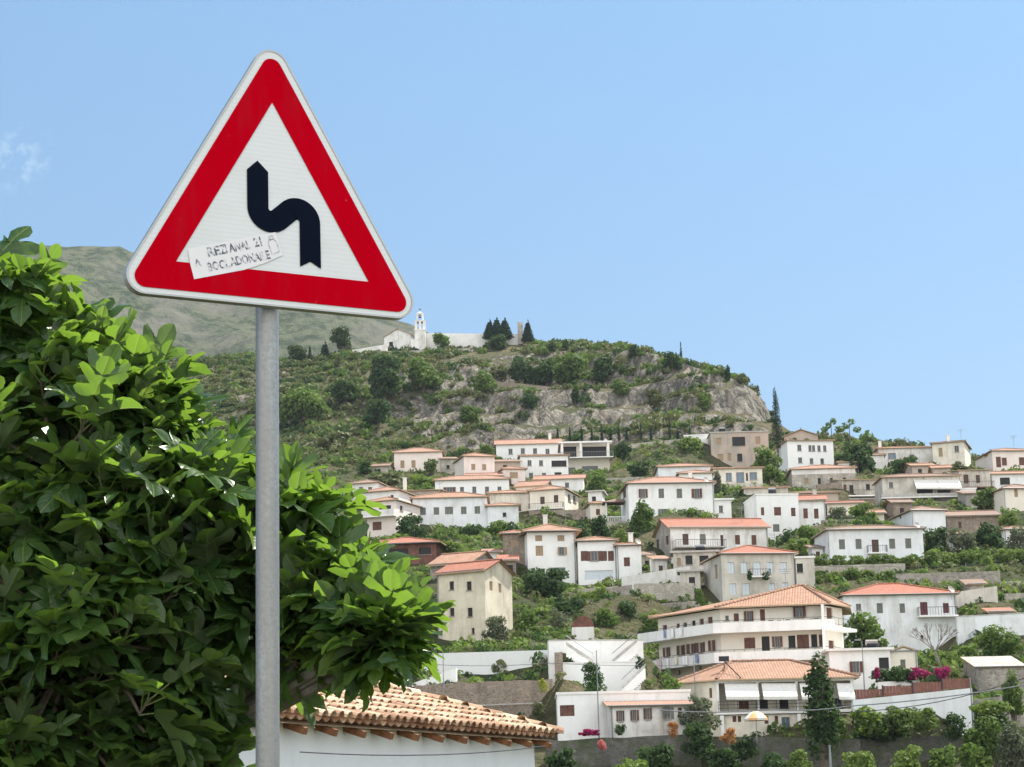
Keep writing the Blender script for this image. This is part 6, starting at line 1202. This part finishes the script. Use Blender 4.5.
# ------------------------------------------------------------------ road sign
def sign():
    C = np.array([-.65113503, 5.86996223, 1.68107086]); n = np.array([.48108217, -.87619477, .02902864]); n /= np.linalg.norm(n); e1 = np.array([.87656417, .481285, 0]); e1 /= np.linalg.norm(e1); e2 = np.cross(e1, n) * -1
    if e2[2] < 0: e2 = -e2
    P = lambda x, y, d=0: C + e1 * x + e2 * y + n * d
    root = empty('road_sign', (P(-.0235, 0)[0], P(-.0235, 0)[1] + .06, -1.7), 'triangular red and white warning sign with a black double bend arrow on a galvanised pole', 'road sign')
    def tri(c, R, r, seg=8):
        # rounded triangle, inscribed corners at distance R, corner radius r
        out = []
        for k in range(3):
            a = math.pi / 2 + k * 2 * math.pi / 3; cx, cy = c[0] + math.cos(a) * (R - 2 * r), c[1] + math.sin(a) * (R - 2 * r)
            for j in range(seg + 1): t = a - math.pi / 3 + j * (2 * math.pi / 3) / seg; out.append((cx + r * math.cos(t), cy + r * math.sin(t)))
        return out
    c0 = (0, 0.0)
    o = tri(c0, .535, .052)
    m = MB(); back = [P(x, y, -.028) for x, y in o]; front = [P(x, y, 0) for x, y in o]; k = len(o); m.face(back[::-1])
    for i in range(k): m.face([back[i], back[(i + 1) % k], front[(i + 1) % k], front[i]])
    i1 = tri(c0, .525, .048); f1 = [P(x, y, 0) for x, y in i1]
    for i in range(k): m.face([front[i], front[(i + 1) % k], f1[(i + 1) % k], f1[i]])
    m.build('sign_shell', M['alu'], root)
    m = MB(); m.face([P(x, y, -.0015) for x, y in i1]); m.build('white_face', M['signwhite'], root)
    ro = tri((0, -.004), .490, .030); ri = tri((0, -.004), .3300, .0008); m = MB()
    for i in range(k): m.face([P(*ro[i], .0006), P(*ro[(i + 1) % k], .0006), P(*ri[(i + 1) % k], .0006), P(*ri[i], .0006)])
    m.build('red_border', M['signred'], root)
    def bez(p0, c_, p1, n_=8): return [((1 - t) ** 2 * p0[0] + 2 * t * (1 - t) * c_[0] + t * t * p1[0], (1 - t) ** 2 * p0[1] + 2 * t * (1 - t) * c_[1] + t * t * p1[1]) for t in [i / n_ for i in range(n_ + 1)]]
    # the arrow as a band: centre line with its half width
    hw = .0315; cl = [(-.047, .118), (-.047, .012)]
    def arc(cx, cy, r, a0, a1, n_=12): return [(cx + r * math.cos(R_(a0 + (a1 - a0) * i / n_)), cy + r * math.sin(R_(a0 + (a1 - a0) * i / n_))) for i in range(n_ + 1)]
    A1 = arc(-.009, .0125, .038, 180, 302, 14); A2 = arc(.0705, -.0175, .038, 122, 0, 14)
    cl = [(-.047, .118)] + A1 + A2 + [(.1085, -.129)]
    L_, R2 = [], []
    for i, q_ in enumerate(cl):
        a, b = cl[max(0, i - 1)], cl[min(len(cl) - 1, i + 1)]; dx, dy = b[0] - a[0], b[1] - a[1]; l = math.hypot(dx, dy); nx_, ny_ = -dy / l, dx / l; L_.append((q_[0] + nx_ * hw, q_[1] + ny_ * hw)); R2.append((q_[0] - nx_ * hw, q_[1] - ny_ * hw))
    m = MB(); z = .0012
    for i in range(len(cl) - 1): m.face([P(*L_[i], z), P(*R2[i], z), P(*R2[i + 1], z), P(*L_[i + 1], z)])
    m.face([P(*L_[0], z), P(-.047, .1475, z), P(*R2[0], z)]); e = cl[-1]; mid = (e[0], e[1])
    m.face([P(*L_[-1], z), P(mid[0], mid[1], z), P(L_[-1][0], L_[-1][1] - .0175, z)]); m.face([P(*R2[-1], z), P(R2[-1][0], R2[-1][1] - .0175, z), P(mid[0], mid[1], z)])
    m.build('bend_arrow', M['signblack'], root)
    # sticker, worn lettering
    S = [(-.2523, -.1304), (.0044, -.0546), (.0252, -.1186), (-.030, -.148), (-.0865, -.1721), (-.2348, -.2143), (-.2465, -.1709)]; m = MB(); m.face([P(x, y, .0016) for x, y in S]); st = m.build('sticker', M['sticker'], root); st['label'] = 'torn pale sticker with worn grey lettering'
    ang = math.atan2(.0758, .2567); cx, cy = math.cos(ang), math.sin(ang)
    Q = lambda a, b: P(-.2523 + cx * a - cy * b, -.1304 + cy * a + cx * b, .0020)
    def text(s, a, b, size, sx):
        cu = bpy.data.curves.new('letters', 'FONT'); cu.body = s; cu.size = size; cu.resolution_u = 2; cu.offset = .0011; o_ = bpy.data.objects.new('letters', cu); COL.objects.link(o_); dg = bpy.context.evaluated_depsgraph_get(); me = bpy.data.meshes.new_from_object(o_.evaluated_get(dg)); bpy.data.objects.remove(o_)
        for v in me.vertices: v.co = Vector(Q(a + v.co.x * sx, b + v.co.y))
        me.materials.append(M['ink']); q_ = bpy.data.objects.new('lettering', me); COL.objects.link(q_); adopt(q_, st)
    text('RE', .050, -.032, .036, 1.0); text('ZI', .092, -.032, .036, .6); text('ANAL', .118, -.032, .034, .72); text('21', .195, -.030, .036, .75)
    text('BOCL', .040, -.072, .034, .75); text('ADONAILE', .110, -.070, .034, .72); text('A', .008, -.052, .03, .8)
    m = MB(); 
    def outline(pts, w_=.0018):
        for i in range(len(pts)):
            a, b = np.array(pts[i]), np.array(pts[(i + 1) % len(pts)]); d = (b - a) / np.linalg.norm(b - a); nn = np.array([-d[1], d[0]]) * w_; m.face([Q(*(a - nn)), Q(*(b - nn)), Q(*(b + nn)), Q(*(a + nn))])
    outline([(.238, -.060), (.262, -.056), (.262, -.028), (.255, -.018), (.242, -.018), (.236, -.028)]); outline([(.243, -.020), (.255, -.017), (.255, -.008), (.243, -.010)]); m.build('bag_drawing', M['ink2'], st)
    # pole and clamps behind the plate
    base = P(-.0235, -.05, 0); px_, py_ = base[0] + .0, base[1] + .0; off = -n * .062; px_ += off[0]; py_ += off[1]; rad = .0322
    # shift so that the pole is under the plate at its measured column
    tgt = at(267.3, 400, py_); px_ = tgt[0]; py_ = C[1] - (n[0] * (px_ - C[0]) + .052) / n[1] if False else C[1] + (-.060 - n[0] * (px_ - C[0])) / n[1]; px_ = at(267.3, 400, py_)[0]; m = MB(); ns = 28; za, zb = -1.75, P(0, .16)[2]
    for i in range(ns):
        a, b = 2 * math.pi * i / ns, 2 * math.pi * (i + 1) / ns; m.face([(px_ + rad * math.cos(a), py_ + rad * math.sin(a), za), (px_ + rad * math.cos(b), py_ + rad * math.sin(b), za), (px_ + rad * math.cos(b), py_ + rad * math.sin(b), zb), (px_ + rad * math.cos(a), py_ + rad * math.sin(a), zb)])
    m.face([(px_ + rad * math.cos(2 * math.pi * i / ns), py_ + rad * math.sin(2 * math.pi * i / ns), zb) for i in range(ns)]); m.build('pole', M['galv'], root, smooth=True)
    for yy in (-.12, .10):
        c = np.array([px_, py_, P(0, yy)[2]]); m = MB(); m.tube([c - UPV * .015, c + UPV * .015], rad + .004, 16); m.box(c + n * (rad + .006), e1 * .05, n * .008, UPV * .015); m.build('clamp', M['galv'], root)
q = NT('sign_white_sheeting'); p = q.pos(); mp = q.n('Mapping', i_Vector=p, i_Scale=(1, 1, 1)).outputs[0]
wv_ = q.n('TexWave', i_Vector=p, i_Scale=24, i_Distortion=1.5, bands_direction='Z'); c = q.mix(wv_.outputs[0], (.66, .69, .685), (.70, .725, .72)); c = q.mix(q.ramp(q.noise(p, 7, 6, .7), [(.5, (0, 0, 0)), (.8, (.3, .3, .3))]), c, (.52, .52, .49)); M['signwhite'] = q.fin(c, .4, .2)
q = NT('sign_red_sheeting'); p = q.pos(); c = q.mix(q.noise(p, 5, 5, .7), (.44, .0, .008), (.52, .001, .012)); c = q.mix(q.ramp(q.noise(p, 60, 3, .8), [(.68, (0, 0, 0)), (.78, (.6, .6, .6))]), c, (.55, .2, .2)); c = q.mix(q.ramp(q.noise(q.n('Mapping', i_Vector=p, i_Scale=(1, 1, .15)).outputs[0], 22, 5, .7), [(.5, (0, 0, 0)), (.8, (.35, .35, .35))]), c, (.30, .02, .03)); M['signred'] = q.fin(c, .5, .0)
M['signblack'] = plain('sign_black', (.003, .006, .016), .6, .1); M['signblack'].node_tree.nodes['Principled BSDF'].inputs['Specular IOR Level'].default_value = .04
q = NT('sticker_paper'); p = q.pos(); c = q.mix(q.noise(p, 22, 5, .7), (.70, .70, .72), (.80, .79, .78)); M['sticker'] = q.fin(c, .6, .3)
def inkmat(name, a, lo):
    q = NT(name); p = q.pos(); f = q.ramp(q.noise(p, 75, 4, .75), [(lo, (0, 0, 0)), (lo + .1, (1, 1, 1))]); return q.fin(q.mix(f, (.70, .70, .71), a), .7, .2)
M['ink'] = inkmat('worn_ink', (.11, .13, .16), .44); M['ink2'] = inkmat('faded_ink', (.42, .44, .46), .4)
q = NT('galvanised_steel'); p = q.pos(); mp = q.n('Mapping', i_Vector=p, i_Scale=(1, 1, .12)).outputs[0]
v = q.n('TexVoronoi', i_Vector=p, i_Scale=140); sp = q.n('SeparateColor', i_0=v.outputs['Color']); c = q.mix(sp.outputs[0], (.25, .26, .26), (.33, .34, .34)); c = q.mix(q.ramp(q.noise(mp, 60, 5, .7), [(.45, (0, 0, 0)), (.7, (.4, .4, .4))]), c, (.22, .22, .21))
# rust patch where an old fixing sat
ps = q.n('VectorMath', operation='DISTANCE', i_0=p, i_1=tuple(at(264, 438, 6.02) + np.array([0, -.03, 0]))); rf_ = q.math('MULTIPLY', q.ramp(ps.outputs['Value'], [(.012, (1, 1, 1)), (.06, (0, 0, 0))]), q.ramp(q.noise(p, 55, 5, .7), [(.35, (0, 0, 0)), (.6, (1, 1, 1))])); c = q.mix(rf_, c, (.30, .17, .09)); c = q.mix(q.ramp(q.noise(mp, 14, 4, .6), [(.45, (0, 0, 0)), (.6, (.5, .5, .5))]), c, (.24, .235, .22))
q.bump(q.noise(p, 90, 4), .15, .002); M['galv'] = q.fin(c, .42, .5, .55)
M['alu'] = plain('aluminium_edge', (.40, .41, .40), .45, .08, 12, .5, .5)
sign()

# ------------------------------------------------------------------ fig tree
def figtree():
    g = np.random.default_rng(5); r = random.Random(5)
    root = empty('fig_tree', (-2.2, 9.0, -1.8), 'large leafy fig tree behind the sign pole with glossy lobed leaves', 'tree')
    # half outline of a five-lobed leaf, unit length
    hf = [(0, .05), (.09, -.05), (.21, -.08), (.35, -.03), (.43, .07), (.38, .17), (.15, .26), (.27, .38), (.41, .52), (.50, .67), (.44, .76), (.31, .70), (.12, .52), (.09, .52), (.15, .64), (.19, .78), (.15, .92), (.06, 1.01), (0, 1.04)]
    md = [.05, .06, .08, .12, .17, .23, .31, .36, .42, .48, .52, .54, .55, .57, .66, .78, .90, 1.0, 1.04]
    def leaf(fold, droop, curl, wave, ph, wd=1.0):
        V, UVx = [], []; ts = (0, .33, .67, 1.0)
        for s in (-1, 1):
            for (x, y), m_ in zip(hf, md):
                for t in ts:
                    X = s * x * t * wd; Y = m_ + (y - m_) * t; d = abs(X)
                    Z = fold * d - droop * Y * Y - curl * d * d * 2.0 + wave * math.sin(Y * 15 + s * 1.3 + ph) * d * t - .10 * math.exp(-((d / .035) ** 2)) * .3
                    V.append((X, Y, Z)); UVx.append((d, Y))
        F = []; n = len(hf); k = 4
        for s in (0, 1):
            o = s * n * k
            for i in range(n - 1):
                for j in range(k - 1):
                    a = o + i * k + j; q_ = (a, a + 1, a + k + 1, a + k); F.append(q_ if s else q_[::-1])
        return np.array(V), np.array(F), np.array(UVx)
    lv = [leaf(.35, .25, .35, .16, 0), leaf(.15, .4, .2, .16, 1.1, 1.05), leaf(.5, .1, .1, .12, 2.3, .9), leaf(.1, .5, .2, .2, 3.9), leaf(.3, .05, .3, .14, 5.0, 1.15), leaf(.0, .3, .6, .22, 2.9, 1.05), leaf(.7, .3, .0, .1, 4.2, 1.0), leaf(.2, -.15, .4, .15, .7, 1.0)]
    # crown lobes: column, row, distance, radius in metres
    lob = [(10, 288, 8.3, .12), (-55, 430, 8.5, .50), (50, 345, 8.3, .17), (100, 385, 8.2, .19), (142, 405, 8.2, .14), (55, 470, 8.1, .42), (172, 448, 8.2, .15), (140, 525, 8.0, .34), (215, 525, 8.1, .24), (212, 462, 8.3, .09), (272, 505, 8.3, .11), (316, 522, 8.2, .11), (300, 572, 8.2, .2), (350, 582, 8.1, .14),
           (382, 606, 7.9, .10), (402, 622, 7.8, .05), (348, 612, 8.1, .12), (392, 648, 7.9, .05), (258, 606, 8.2, .15), (-50, 600, 8.3, .72), (80, 640, 8.0, .5), (165, 640, 8.1, .24), (70, 775, 8.1, .42), (-80, 775, 8.3, .7), (150, 745, 8.2, .14), (218, 750, 8.2, .06), (-10, 330, 8.5, .22), (376, 642, 7.9, .04), (312, 640, 8.1, .03), (158, 700, 8.1, .12)]
    LB = [(at(a - (14 if a > 230 else 6), b + 8, D), rd * .9) for a, b, D, rd in lob]; tips = []
    for c, rd in LB:
        n = int(6 + 120 * rd * rd + 18 * rd)
        for _ in range(n):
            d = g.normal(size=3); d /= np.linalg.norm(d); d[1] = d[1] if g.random() < .35 else -abs(d[1])
            rr_ = rd * (g.uniform(.85, 1.12) + (.12 if g.random() < .15 else 0) if g.random() < .82 else g.uniform(.35, .9)); P = c + d * rr_ * np.array([1, .62, 1]); ax = unit(d * .6 + np.array([g.normal() * .3, g.normal() * .3, .85 + g.normal() * .25])); tips.append((P, ax, c))
    Vs, Fs, Us, Rs = [], [], [], []; o = 0; SB = []
    for P, ax, c in tips:
        a0 = r.uniform(0, 6.28); s1 = unit(np.cross(ax, (.3, .9, .1))); s2 = np.cross(ax, s1); k = r.choice((5, 6, 7)); rn0 = r.random()
        for i in range(k):
            az = a0 + i * 2.4; tilt = R_(25 + 65 * (i + .5) / k + r.uniform(-12, 12)); outd = s1 * math.cos(az) + s2 * math.sin(az); stem = unit(ax * math.cos(tilt * .6) + outd * math.sin(tilt * .6)); pl = r.uniform(.04, .11); B = P - ax * .05 * (i / k) * 1.6 + stem * pl
            Y = unit(ax * math.cos(tilt) + outd * math.sin(tilt) + np.array([r.gauss(0, .15), r.gauss(0, .2), .25 - .75 * r.random() ** 2])); up_ = unit(ax * .5 + UPV * .8 + outd * -.1 + np.array([r.gauss(0, .45), r.gauss(0, .45), 0])); X = np.cross(Y, up_)
            if np.linalg.norm(X) < .1: continue
            X = unit(X); Z = np.cross(X, Y); sz = r.uniform(.11, .225) * (1 - .25 * (i == 0)); V, F, U = lv[r.randrange(8)]
            Vs.append(B + (V[:, :1] * X + V[:, 1:2] * Y + V[:, 2:] * Z) * sz); Fs.append(F + o); o += len(V); Us.append(U); Rs.append(np.full(len(F), np.clip(rn0 * .35 + r.random() * .65, 0, 1))); SB.append((P - ax * .05 * (i / k) * 1.6, B))
    V = np.concatenate(Vs); F = np.concatenate(Fs); U = np.concatenate(Us); cr_ = npmesh('crown', V, F, M['figleaf'], np.concatenate(Rs), root, smooth=True)
    ul = cr_.data.uv_layers.new(name='UVMap'); ul.data.foreach_set('uv', U[F.ravel()].astype(np.float32).ravel())
    print('fig leaves', len(Vs), 'faces', len(F))
    # twigs, limbs, trunk
    m = MB()
    for (a, b) in SB[::1]: 
        d = unit(b - a); q_ = unit(np.cross(d, UPV + .01)) * .0022; w2 = np.cross(d, q_); m.face([a + q_, b + q_, b - q_, a - q_]); m.face([a + w2, b + w2, b - w2, a - w2])
    m.build('petioles', M['petiole'], root)
    m = MB()
    for P, ax, c in tips:
        q_ = c + (P - c) * .35; m.tube([q_, q_ + (P - q_) * .6 - UPV * .03, P - ax * .06, P + ax * .01], [.010, .008, .007, .004], 5)
    m.build('twigs', M['bark'], root, smooth=True)
    hub = np.array([-2.2, 9.0, .2]); m = MB()
    m.tube([(-2.25, 9.0, -2.3), (-2.2, 9.02, -1.2), (-2.22, 8.98, -.4), hub], [.22, .17, .15, .13], 10); m.build('trunk', M['greybark'], root, smooth=True)
    for c, rd in LB:
        m = MB(); mid = hub * .5 + c * .5 + np.array([r.uniform(-.1, .1), .15, -.15]); m.tube([hub, hub * .7 + mid * .3 - UPV * .02, mid, mid * .4 + c * .6, c], [.06, .05, .035, .025, .012], 7); m.build('limb', M['greybark'], root, smooth=True)
q = NT('fig_leaf'); uv = q.n('UVMap').outputs[0]; s = q.n('SeparateXYZ', i_0=uv); x_, y_ = s.outputs[0], s.outputs[1]; r_ = q.n('Attribute', attribute_name='rnd').outputs['Fac']; p = q.pos()
base = q.ramp(r_, [(0, (.016, .046, .017)), (.5, (.036, .088, .026)), (.85, (.068, .13, .035)), (.97, (.11, .165, .045)), (1, (.20, .17, .05))]); base = q.mix(q.ramp(q.noise(p, 30, 4, .7), [(.4, (0, 0, 0)), (.8, (.35, .35, .35))]), base, (.09, .12, .03))
side = q.math('ABSOLUTE', q.math('SINE', q.math('MULTIPLY', q.math('SUBTRACT', y_, q.math('MULTIPLY', x_, .9)), 21.0)))
vein = q.math('MAXIMUM', q.ramp(x_, [(.006, (1, 1, 1)), (.016, (0, 0, 0))]), q.math('MULTIPLY', q.ramp(side, [(.05, (1, 1, 1)), (.16, (0, 0, 0))]), .5))
col = q.mix(vein, base, (.16, .22, .07)); bf = q.n('NewGeometry').outputs['Backfacing']; col = q.mix(q.math('MULTIPLY', bf, .55), col, (.15, .20, .10))
q.fin(col, q.math('ADD', .30, q.math('MULTIPLY', bf, .4)), .5); q.bump(q.math('ADD', side, q.noise(p, 60, 3)), .25, .004)
tr = q.n('BsdfTranslucent'); q.l(q.mix(.5, q.mix(r_, (.11, .25, .03), (.24, .38, .06)), q.mix(vein, (.24, .42, .02), (.40, .50, .10))), tr.inputs[0]); mx = q.n('MixShader', i_0=.42); q.l(q.b.outputs[0], mx.inputs[1]); q.l(tr.outputs[0], mx.inputs[2]); q.l(mx.outputs[0], q.o.inputs[0]); M['figleaf'] = q.m
M['petiole'] = plain('petiole_green', (.16, .20, .06), .6, .1)
figtree()

# ------------------------------------------------------------------ the air between here and the mountains
HAZE = 0.000045
def haze():
    x0, x1, y0, y1, z0, z1 = -1500, 800, -60, 2760, -60, 560; m = MB(); m.box(((x0 + x1) / 2, (y0 + y1) / 2, (z0 + z1) / 2), ((x1 - x0) / 2, 0, 0), (0, (y1 - y0) / 2, 0), (0, 0, (z1 - z0) / 2))
    q = NT('haze_air'); q.t.nodes.remove(q.b); v = q.n('VolumePrincipled'); v.inputs['Color'].default_value = (.78, .86, 1, 1); v.inputs['Density'].default_value = HAZE; v.inputs['Anisotropy'].default_value = .2; q.l(v.outputs[0], q.o.inputs['Volume'])
    tag(m.build('haze', q.m), 'thin bluish air over the valley and hills', 'haze', kind='stuff')
haze()
